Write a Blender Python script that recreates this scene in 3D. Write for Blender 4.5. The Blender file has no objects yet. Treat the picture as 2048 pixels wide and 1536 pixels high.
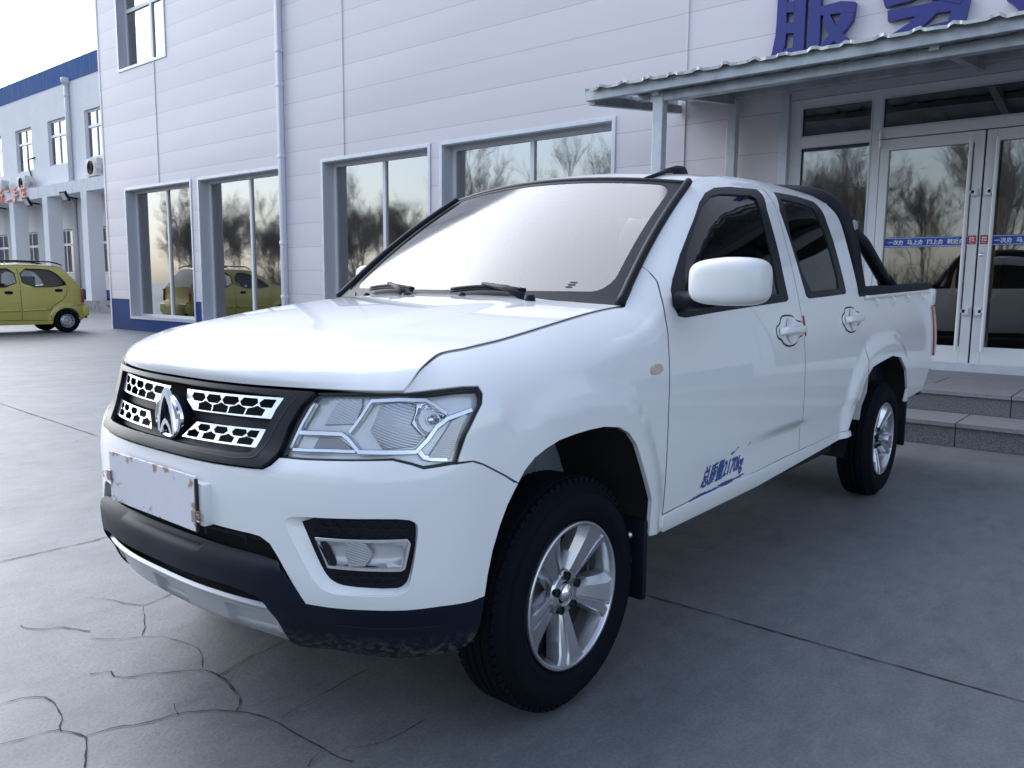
import bpy, bmesh, math, random
import numpy as np
from mathutils import Vector, Matrix
from mathutils.geometry import delaunay_2d_cdt
PI=math.pi; R=math.radians
S=bpy.context.scene; COL=S.collection
# ---------------- camera, sky, sun, exposure ----------------
cam_d=bpy.data.cameras.new('camera'); cam=bpy.data.objects.new('camera',cam_d); COL.objects.link(cam); S.camera=cam
CF=Vector((-0.765706,-0.631116,-0.124046)); CR=Vector((-0.636875,0.770914,0.009054)); CD=Vector((0.089915,0.085934,-0.992235))
cam.matrix_world=Matrix(((CR.x,-CD.x,-CF.x,1.7426),(CR.y,-CD.y,-CF.y,2.0027),(CR.z,-CD.z,-CF.z,1.1739),(0,0,0,1)))
cam_d.sensor_width=36; cam_d.lens=1596.613*36/2048; cam_d.clip_start=.05; cam_d.clip_end=2000
W=bpy.data.worlds.new('World'); S.world=W; W.use_nodes=True
SUN_AZ=R(266); SUN_EL=R(36)      # azimuth measured from +x towards +y
nt=W.node_tree; bg=nt.nodes['Background']; sky=nt.nodes.new('ShaderNodeTexSky'); sky.sky_type='NISHITA'; sky.sun_disc=False
sky.sun_elevation=SUN_EL; sky.sun_rotation=PI/2-SUN_AZ; sky.altitude=50; sky.air_density=1.5; sky.dust_density=2.0; sky.ozone_density=3.0
hsv=nt.nodes.new('ShaderNodeHueSaturation'); hsv.inputs['Saturation'].default_value=.55
cool=nt.nodes.new('ShaderNodeMix'); cool.data_type='RGBA'; cool.blend_type='MULTIPLY'; cool.inputs['Factor'].default_value=1; cool.inputs['B'].default_value=(.91,.97,1.09,1)   # cold winter daylight
nt.links.new(sky.outputs[0],hsv.inputs['Color']); nt.links.new(hsv.outputs[0],cool.inputs['A']); nt.links.new(cool.outputs['Result'],bg.inputs[0]); bg.inputs[1].default_value=.15
ld=bpy.data.lights.new('sun','SUN'); ld.energy=1.3; ld.angle=R(80); ld.color=(.97,.98,1.0); lo=bpy.data.objects.new('sun',ld); COL.objects.link(lo)
sd=Vector((math.cos(SUN_EL)*math.cos(SUN_AZ),math.cos(SUN_EL)*math.sin(SUN_AZ),math.sin(SUN_EL)))
lo.rotation_euler=sd.to_track_quat('Z','Y').to_euler(); lo.location=sd*60
S.view_settings.view_transform='Standard'; S.view_settings.look='None'; S.view_settings.gamma=1; S.view_settings.exposure=1.0
S.cycles.max_bounces=6; S.cycles.transparent_max_bounces=10; S.cycles.use_denoising=True
S.cycles.caustics_reflective=False; S.cycles.caustics_refractive=False
random.seed(7)
# ---------------- materials ----------------
def mat(name,col,rough=.5,metal=0,coat=0,var=0,vscale=3,bump=0,bscale=60,spec=.5,dark=None,coatr=.03,ior=None):
    m=bpy.data.materials.new(name); m.use_nodes=True; n=m.node_tree; b=n.nodes['Principled BSDF']
    b.inputs['Base Color'].default_value=(*col,1); b.inputs['Roughness'].default_value=rough; b.inputs['Metallic'].default_value=metal
    b.inputs['Coat Weight'].default_value=coat; b.inputs['Coat Roughness'].default_value=coatr; b.inputs['Specular IOR Level'].default_value=spec
    if ior: b.inputs['IOR'].default_value=ior
    if var or bump:
        tc=n.nodes.new('ShaderNodeTexCoord')
    if var:
        no=n.nodes.new('ShaderNodeTexNoise'); no.inputs['Scale'].default_value=vscale; no.inputs['Detail'].default_value=6; no.inputs['Roughness'].default_value=.6
        n.links.new(tc.outputs['Object'],no.inputs['Vector'])
        mx=n.nodes.new('ShaderNodeMix'); mx.data_type='RGBA'
        cr=n.nodes.new('ShaderNodeValToRGB'); cr.color_ramp.elements[0].position=.35; cr.color_ramp.elements[1].position=.68
        n.links.new(no.outputs['Fac'],cr.inputs[0]); n.links.new(cr.outputs[0],mx.inputs['Factor'])
        d=dark or tuple(c*(1-var) for c in col)
        mx.inputs['A'].default_value=(*d,1); mx.inputs['B'].default_value=(*col,1)
        n.links.new(mx.outputs['Result'],b.inputs['Base Color'])
    if bump:
        nb=n.nodes.new('ShaderNodeTexNoise'); nb.inputs['Scale'].default_value=bscale; nb.inputs['Detail'].default_value=5
        n.links.new(tc.outputs['Object'],nb.inputs['Vector'])
        bp=n.nodes.new('ShaderNodeBump'); bp.inputs['Strength'].default_value=bump; bp.inputs['Distance'].default_value=.01
        n.links.new(nb.outputs['Fac'],bp.inputs['Height']); n.links.new(bp.outputs[0],b.inputs['Normal'])
    return m
def glassmat(name,tint,refl_ior=1.5,rough=0.0,wave=0,wscale=.8,boost=1.0):
    """a single sheet of window glass: Fresnel mirror over a tinted see-through layer"""
    m=bpy.data.materials.new(name); m.use_nodes=True; n=m.node_tree; n.nodes.clear()
    o=n.nodes.new('ShaderNodeOutputMaterial'); mx=n.nodes.new('ShaderNodeMixShader'); g=n.nodes.new('ShaderNodeBsdfGlossy'); t=n.nodes.new('ShaderNodeBsdfTransparent')
    g.inputs['Roughness'].default_value=rough; g.inputs['Color'].default_value=(1,1,1,1); t.inputs['Color'].default_value=(*tint,1)
    fr=n.nodes.new('ShaderNodeFresnel'); fr.inputs['IOR'].default_value=refl_ior
    n.links.new(fr.outputs[0],mx.inputs[0]); n.links.new(t.outputs[0],mx.inputs[1]); n.links.new(g.outputs[0],mx.inputs[2]); n.links.new(mx.outputs[0],o.inputs[0])
    if wave:
        tc=n.nodes.new('ShaderNodeTexCoord'); no=n.nodes.new('ShaderNodeTexNoise'); no.inputs['Scale'].default_value=wscale; no.inputs['Detail'].default_value=1
        bp=n.nodes.new('ShaderNodeBump'); bp.inputs['Strength'].default_value=1; bp.inputs['Distance'].default_value=wave
        n.links.new(tc.outputs['Object'],no.inputs['Vector']); n.links.new(no.outputs['Fac'],bp.inputs['Height']); n.links.new(bp.outputs[0],g.inputs['Normal']); n.links.new(bp.outputs[0],fr.inputs['Normal'])
    return m
def stain(m,col,scale=(1,1,1),pos=(.5,.7),amt=1,zr=None,nscale=4,rough=None):
    """a second colour laid over the base through stretched noise (dirt, rust, wear); zr limits it to a band of object z"""
    n=m.node_tree; b=n.nodes['Principled BSDF']; tc=n.nodes.new('ShaderNodeTexCoord'); mp=n.nodes.new('ShaderNodeMapping'); mp.inputs['Scale'].default_value=scale
    no=n.nodes.new('ShaderNodeTexNoise'); no.inputs['Scale'].default_value=nscale; no.inputs['Detail'].default_value=8; no.inputs['Roughness'].default_value=.65
    n.links.new(tc.outputs['Object'],mp.inputs[0]); n.links.new(mp.outputs[0],no.inputs['Vector'])
    mr=n.nodes.new('ShaderNodeMapRange'); mr.inputs['From Min'].default_value=pos[0]; mr.inputs['From Max'].default_value=pos[1]; mr.inputs['To Max'].default_value=amt
    n.links.new(no.outputs['Fac'],mr.inputs['Value']); fac=mr.outputs[0]
    if zr:
        sx=n.nodes.new('ShaderNodeSeparateXYZ'); n.links.new(tc.outputs['Object'],sx.inputs[0])
        m2=n.nodes.new('ShaderNodeMapRange'); m2.inputs['From Min'].default_value=zr[0]; m2.inputs['From Max'].default_value=zr[1]; n.links.new(sx.outputs['Z'],m2.inputs['Value'])
        mu=n.nodes.new('ShaderNodeMath'); mu.operation='MULTIPLY'; n.links.new(fac,mu.inputs[0]); n.links.new(m2.outputs[0],mu.inputs[1]); fac=mu.outputs[0]
    mx=n.nodes.new('ShaderNodeMix'); mx.data_type='RGBA'; inp=b.inputs['Base Color']
    if inp.is_linked: n.links.new(inp.links[0].from_socket,mx.inputs['A'])
    else: mx.inputs['A'].default_value=inp.default_value
    mx.inputs['B'].default_value=(*col,1); n.links.new(fac,mx.inputs['Factor']); n.links.new(mx.outputs['Result'],inp)
    return m
M={}
M['paint']=mat('white_paint',(.80,.80,.805),rough=.4,coat=1.0,coatr=.012)
M['paint'].node_tree.nodes['Principled BSDF'].inputs['Coat IOR'].default_value=1.62
M['paint_matt']=mat('white_plastic',(.74,.73,.73),rough=.35,coat=.4)
M['black']=mat('black_plastic',(.004,.006,.012),rough=.45,spec=.2,bump=.12,bscale=900)
M['lip']=stain(mat('dusty_black_plastic',(.004,.008,.018),rough=.5,spec=.2,bump=.15,bscale=700),(.20,.18,.15),scale=(1,1,1.3),pos=(.46,.66),amt=.85,zr=(.36,.275),nscale=55)
M['bezel']=mat('bezel_plastic',(.006,.008,.013),rough=.36,spec=.26,bump=.05,bscale=800)
M['rubber']=mat('rubber',(.004,.005,.009),rough=.8,spec=.12,bump=.2,bscale=300)
M['seal']=mat('black_seal',(.006,.007,.009),rough=.5)
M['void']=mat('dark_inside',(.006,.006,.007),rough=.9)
M['chrome']=mat('chrome',(.82,.82,.84),rough=.08,metal=1)
M['satin']=mat('satin_chrome',(.85,.86,.89),rough=.22,metal=.9)
M['silver']=stain(mat('silver_plastic',(.42,.43,.45),rough=.38,metal=.35,coat=.2),(.30,.27,.20),pos=(.42,.6),amt=.8,zr=(.345,.30),nscale=12)
M['alloy']=mat('alloy',(.58,.59,.62),rough=.22,metal=.85,coat=.35,var=.12,vscale=14)
M['tail']=mat('red_lens',(.28,.008,.012),rough=.08,coat=1)
M['redfilm']=mat('red_sticker',(.30,.01,.02),rough=.3)
M['amber']=mat('marker_lens',(.55,.45,.32),rough=.1,coat=1,bump=.3,bscale=120)
M['glass']=glassmat('windscreen_glass',(.60,.61,.60),refl_ior=2.15,rough=.10)
M['tint']=glassmat('side_glass',(.10,.11,.12),refl_ior=1.55)
M['lens']=glassmat('lamp_lens',(.96,.97,.98),refl_ior=1.42)
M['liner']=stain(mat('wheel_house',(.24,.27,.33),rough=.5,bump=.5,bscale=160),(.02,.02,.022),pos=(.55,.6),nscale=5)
M['cabin']=mat('cabin_trim',(.12,.115,.11),rough=.8)
M['seat']=mat('seat_cloth',(.24,.23,.22),rough=.9)
M['light_trim']=mat('light_trim',(.55,.54,.52),rough=.8)
M['blue_ink']=mat('blue_ink',(.03,.08,.25),rough=.5)
M['plate']=stain(mat('plate_board',(.70,.69,.74),rough=.4,var=.05,vscale=9),(.35,.22,.15),pos=(.62,.72),nscale=9)
M['clip']=mat('clip_metal',(.35,.27,.25),rough=.4,metal=.6)
# ---------------- helpers ----------------
def link(o,parent=None):
    COL.objects.link(o)
    if parent is not None: o.parent=parent
    return o
def tag(o,label=None,cat=None,group=None,kind=None):
    if label: o['label']=label
    if cat: o['category']=cat
    if group: o['group']=group
    if kind: o['kind']=kind
    return o
def empty(name,loc=(0,0,0),rz=0,**k):
    o=bpy.data.objects.new(name,None); o.location=loc; o.rotation_euler=(0,0,rz); o.empty_display_size=.2; link(o); return tag(o,**k)
def mesh(name,vs,fs,m,parent=None,smooth=False,normals=None,mats=None,fm=None,auto=None):
    me=bpy.data.meshes.new(name); me.from_pydata([tuple(map(float,v)) for v in vs],[],fs)
    for mm in (mats or [m]): me.materials.append(mm)
    if fm is not None: me.polygons.foreach_set('material_index',fm)
    if smooth: me.polygons.foreach_set('use_smooth',[True]*len(me.polygons))
    me.update()
    if normals is not None: me.normals_split_custom_set_from_vertices([tuple(map(float,v)) for v in normals])
    if auto is not None:
        for e in me.edges: pass
        me.polygons.foreach_set('use_smooth',[True]*len(me.polygons)); me.set_sharp_from_angle(angle=R(auto))
    return link(bpy.data.objects.new(name,me),parent)
class MB:
    """collects simple shapes into one mesh"""
    def __init__(s): s.v=[];s.f=[];s.m=[];s.cur=0
    def add(s,vs,fs):
        k=len(s.v); s.v+= [tuple(map(float,v)) for v in vs]; s.f+=[tuple(i+k for i in f) for f in fs]; s.m+=[s.cur]*len(fs); return s
    def box(s,x0,x1,y0,y1,z0,z1):
        x0,x1=sorted((x0,x1));y0,y1=sorted((y0,y1));z0,z1=sorted((z0,z1))
        v=[(x,y,z) for x in (x0,x1) for y in (y0,y1) for z in (z0,z1)]
        return s.add(v,[(0,1,3,2),(4,6,7,5),(0,4,5,1),(2,3,7,6),(0,2,6,4),(1,5,7,3)])
    def obox(s,c,ax,ay,az,hx,hy,hz):
        c,ax,ay,az=map(Vector,(c,ax,ay,az)); v=[c+ax*i*hx+ay*j*hy+az*k*hz for i in (-1,1) for j in (-1,1) for k in (-1,1)]
        return s.add(v,[(0,1,3,2),(4,6,7,5),(0,4,5,1),(2,3,7,6),(0,2,6,4),(1,5,7,3)])
    def tube(s,pts,r,n=8,caps=True,flat=1):
        pts=[Vector(p) for p in pts]; rr=r if isinstance(r,(list,tuple)) else [r]*len(pts)
        prev=None; rings=[]
        for i,p in enumerate(pts):
            d=(pts[min(i+1,len(pts)-1)]-pts[max(i-1,0)]).normalized()
            if prev is None:
                a=Vector((0,0,1)) if abs(d.z)<.9 else Vector((1,0,0)); u=d.cross(a).normalized()
            else:
                u=(prev-d*prev.dot(d)).normalized()
            prev=u; w=d.cross(u)
            rings.append([p+(u*math.cos(2*PI*k/n)*flat+w*math.sin(2*PI*k/n))*rr[i] for k in range(n)])
        vs=[v for r_ in rings for v in r_]; fs=[]
        for i in range(len(pts)-1):
            for k in range(n): fs.append((i*n+k,i*n+(k+1)%n,(i+1)*n+(k+1)%n,(i+1)*n+k))
        if caps: fs+= [tuple(range(n))[::-1],tuple(range((len(pts)-1)*n,len(pts)*n))]
        return s.add(vs,fs)
    def lathe(s,prof,n=48,c=(0,0,0),axis='y',sgn=1):
        vs=[];fs=[]
        for (r,a) in prof:
            for k in range(n):
                t=2*PI*k/n
                if axis=='y': vs.append((c[0]+r*math.cos(t),c[1]+a*sgn,c[2]+r*math.sin(t)))
                elif axis=='z': vs.append((c[0]+r*math.cos(t),c[1]+r*math.sin(t),c[2]+a))
                else: vs.append((c[0]+a*sgn,c[1]+r*math.cos(t),c[2]+r*math.sin(t)))
        for i in range(len(prof)-1):
            for k in range(n): fs.append((i*n+k,i*n+(k+1)%n,(i+1)*n+(k+1)%n,(i+1)*n+k))
        return s.add(vs,fs)
    def build(s,name,m,parent=None,smooth=False,mats=None,auto=None,bevel=0,recalc=True):
        me=bpy.data.meshes.new(name); me.from_pydata(s.v,[],s.f)
        for mm in (mats or [m]): me.materials.append(mm)
        me.polygons.foreach_set('material_index',s.m); me.update()
        b=bmesh.new(); b.from_mesh(me)
        if recalc: bmesh.ops.recalc_face_normals(b,faces=b.faces)
        if bevel: bmesh.ops.bevel(b,geom=[e for e in b.edges if len(e.link_faces)==2 and e.calc_face_angle(0)>.5],offset=bevel,segments=2,affect='EDGES',profile=.6,clamp_overlap=True)
        b.to_mesh(me); b.free()
        if smooth or auto: me.polygons.foreach_set('use_smooth',[True]*len(me.polygons))
        if auto: me.set_sharp_from_angle(angle=R(auto))
        return link(bpy.data.objects.new(name,me),parent)
def copy_tree(o,parent=None,**k):
    c=o.copy(); COL.objects.link(c)
    if parent is not None: c.parent=parent
    for ch in list(o.children): copy_tree(ch,c)
    return tag(c,**k)
def mirror_tree(o,parent=None):
    """mirror copy (y -> -y) of a mesh part and its sub-parts"""
    me=o.data.copy(); 
    nrm=[tuple(c.vector) for c in me.corner_normals]
    co=np.empty(len(me.vertices)*3); me.vertices.foreach_get('co',co); co=co.reshape(-1,3); co[:,1]*=-1
    me.vertices.foreach_set('co',co.ravel())
    vn=np.zeros((len(me.vertices),3)); 
    for l,nn in zip(me.loops,nrm): vn[l.vertex_index]=nn
    had=me.has_custom_normals
    me.flip_normals(); me.update()
    if had:
        vn[:,1]*=-1; me.normals_split_custom_set_from_vertices([tuple(v) for v in vn])
    c=bpy.data.objects.new(o.name.split('.')[0],me); link(c,parent or o.parent)
    if 'label' in o.keys() and parent is None: pass
    for ch in list(o.children): mirror_tree(ch,c)
    return c
# ---------------- body skin: plan path, section and arches ----------------
def pchip(xs,ys):
    xs=np.asarray(xs,float);ys=np.asarray(ys,float)
    h=np.diff(xs)
    dl=(np.diff(ys,axis=0).T/h).T
    m=np.zeros_like(ys);m[0]=dl[0];m[-1]=dl[-1]
    for i in range(1,len(xs)-1):
        m[i]=(dl[i-1]*h[i]+dl[i]*h[i-1])/(h[i]+h[i-1])
    def f(x):
        x=np.clip(np.asarray(x,float),xs[0],xs[-1]);i=np.clip(np.searchsorted(xs,x,side='right')-1,0,len(xs)-2)
        t=(x-xs[i])/h[i];hh=h[i]
        if ys.ndim>1: t=t[...,None];hh=hh[...,None]
        return (2*t**3-3*t**2+1)*ys[i]+(t**3-2*t**2+t)*hh*m[i]+(-2*t**3+3*t**2)*ys[i+1]+(t**3-t**2)*hh*m[i+1]
    return f
def smooth(a,b,x):
    t=np.clip((np.asarray(x,float)-a)/(b-a),0,1);return t*t*(3-2*t)
# ---- plan path of the lower body, from the middle of the nose to the tail
PLAN=np.array([(.758,-.2),(.765,0),(.758,.2),(.738,.33),(.712,.43),(.677,.53),(.622,.635),(.545,.722),(.45,.780),(.34,.806),(.2,.815),(0,.82),(-.4,.82),(-1,.82),(-2,.82),(-3,.82),(-4.2,.82)])
_seg=np.r_[0,np.cumsum(np.hypot(*np.diff(PLAN,axis=0).T))];_seg-=_seg[1]
_plan=pchip(_seg,PLAN)
US=float(_seg[10]);  # u at x=.2
def x2u(x): # on straight side
    return _seg[11]-np.asarray(x)
def plan(u):
    p=_plan(u);q=(_plan(np.asarray(u)+.004)-_plan(np.asarray(u)-.004));L=np.hypot(q[...,0],q[...,1])[...,None]
    t=q/L;n=np.stack([t[...,1],-t[...,0]],-1)
    return p,n
_front=pchip([.20,.25,.30,.34,.38,.43,.47,.55,.62,.70,.75,.79,.86,.93,1.0,1.1],[.20,.13,.07,.045,.03,.005,0,0,0,.003,.012,.035,.06,.085,.13,.22])
_side=pchip([.20,.30,.40,.48,.56,.66,.76,.86,.95,1.04,1.12,1.25,1.37,1.47,1.56,1.64,1.7],[.055,.03,.015,.008,.003,0,0,.003,.012,.027,.045,.08,.117,.15,.185,.225,.26])
# top edge curve in side view (x,z): hood line, A pillar, roof rail
TOP=np.array([(.62,.90),(.53,.934),(.48,.968),(.37,.998),(.19,1.03),(-.02,1.065),(-.30,1.098),(-.385,1.112),(-.48,1.19),(-.60,1.285),(-.74,1.40),(-.86,1.482),(-.98,1.546),(-1.15,1.592),(-1.4,1.622),(-1.8,1.64),(-2.3,1.64),(-2.6,1.63)])
def resample(P,step):
    P=np.asarray(P,float);L=np.r_[0,np.cumsum(np.linalg.norm(np.diff(P,axis=0),axis=1))];n=max(2,int(math.ceil(L[-1]/step))+1)
    t=np.linspace(0,L[-1],n);return np.stack([np.interp(t,L,P[:,k]) for k in range(P.shape[1])],1)
def chk(P,n=2):
    P=[np.array(p,float) for p in P]
    for _ in range(n):
        Q=[P[0]]
        for a,b in zip(P[:-1],P[1:]): Q+=[a*.75+b*.25,a*.25+b*.75]
        P=Q+[P[-1]]
    return np.array(P)
_TR=resample(chk(TOP,3),.02)
_xo=np.argsort(_TR[:,0]);_gx=np.linspace(-2.6,.62,300);_gz=np.interp(_gx,_TR[_xo,0],_TR[_xo,1]);_k=np.hanning(15);_k/=_k.sum()
_gz=np.convolve(np.pad(_gz,7,mode='edge'),_k,'valid');_gs=np.gradient(_gz,_gx);_k2=np.hanning(31);_k2/=_k2.sum();_gc=np.convolve(np.pad(1/np.sqrt(1+_gs**2),15,mode='edge'),_k2,'valid')
_zt=lambda x:np.interp(x,_gx,_gz);_ct=lambda x:np.interp(x,_gx,_gc)
_amp=pchip([-2.7,-2.3,-1.4,-1.0,-.7,-.4,-.1,.25,.45,.55,.75],[.07,.07,.06,.06,.078,.095,.10,.10,.07,.03,0])
def dist_poly(P,Q):  # distance of points P (n,2) to polyline Q
    a=Q[:-1][None];b=Q[1:][None];p=P[:,None]
    ab=b-a;t=np.clip(((p-a)*ab).sum(-1)/((ab**2).sum(-1)+1e-12),0,1)
    d=np.linalg.norm(p-(a+ab*t[...,None]),axis=-1);return d.min(1)
_ux=lambda P:[(float(_seg[11])-u,z) for u,z in P]
ARCHF=_ux([(1.675,.30),(1.672,.427),(1.655,.535),(1.611,.638),(1.563,.72),(1.52,.765),(1.466,.79),(1.391,.802),(1.321,.804),(1.255,.799),(1.192,.788),(1.143,.774),(1.101,.752),(1.071,.725),(1.051,.695),(1.023,.651),(1.004,.605),(.986,.546),(.975,.486),(.968,.433),(.965,.30)])
ARCHR=_ux([(3.643,.40),(3.655,.5),(3.680,.575),(3.730,.655),(3.80,.712),(3.88,.752),(4.019,.790),(4.15,.805),(4.266,.809),(4.36,.803),(4.436,.786),(4.52,.75),(4.575,.704),(4.62,.64),(4.637,.58),(4.643,.51),(4.645,.42)])
_AF=resample(chk(ARCHF,2),.02);_AR=resample(chk(ARCHR,2),.02)
def skin(uz,rear=True):
    uz=np.atleast_2d(np.asarray(uz,float));sg=np.where(uz[:,0]<0,-1.,1.);u=np.abs(uz[:,0]);z=uz[:,1]
    p,n=plan(u)
    w=smooth(.55,1.05,u)
    ins=_front(z)*(1-w)+_side(z)*w
    x0=p[:,0]
    xz=np.stack([x0,z],1)
    if len(_TR):
        d=(_zt(x0)-z)*_ct(x0);a=_amp(x0)*smooth(.62,.95,u)
        r=np.clip(1-d/.15,0,1.25);ins=ins+a*(.65*r**2+.35*r**3.5)
    # wheel arch flares
    flare=0
    d=dist_poly(xz,_AF);flare=flare+.022*(1-smooth(.055,.135,d))*smooth(.98,1.2,u)
    if rear:
        d=dist_poly(xz,_AR);flare=flare+.023*(1-smooth(.055,.14,d))
    # sill crease on the doors
    side=smooth(.3,.0,0*z)
    q=p-n*(ins-flare)[:,None]
    return np.stack([q[:,0],q[:,1]*sg,z],1)

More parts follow.
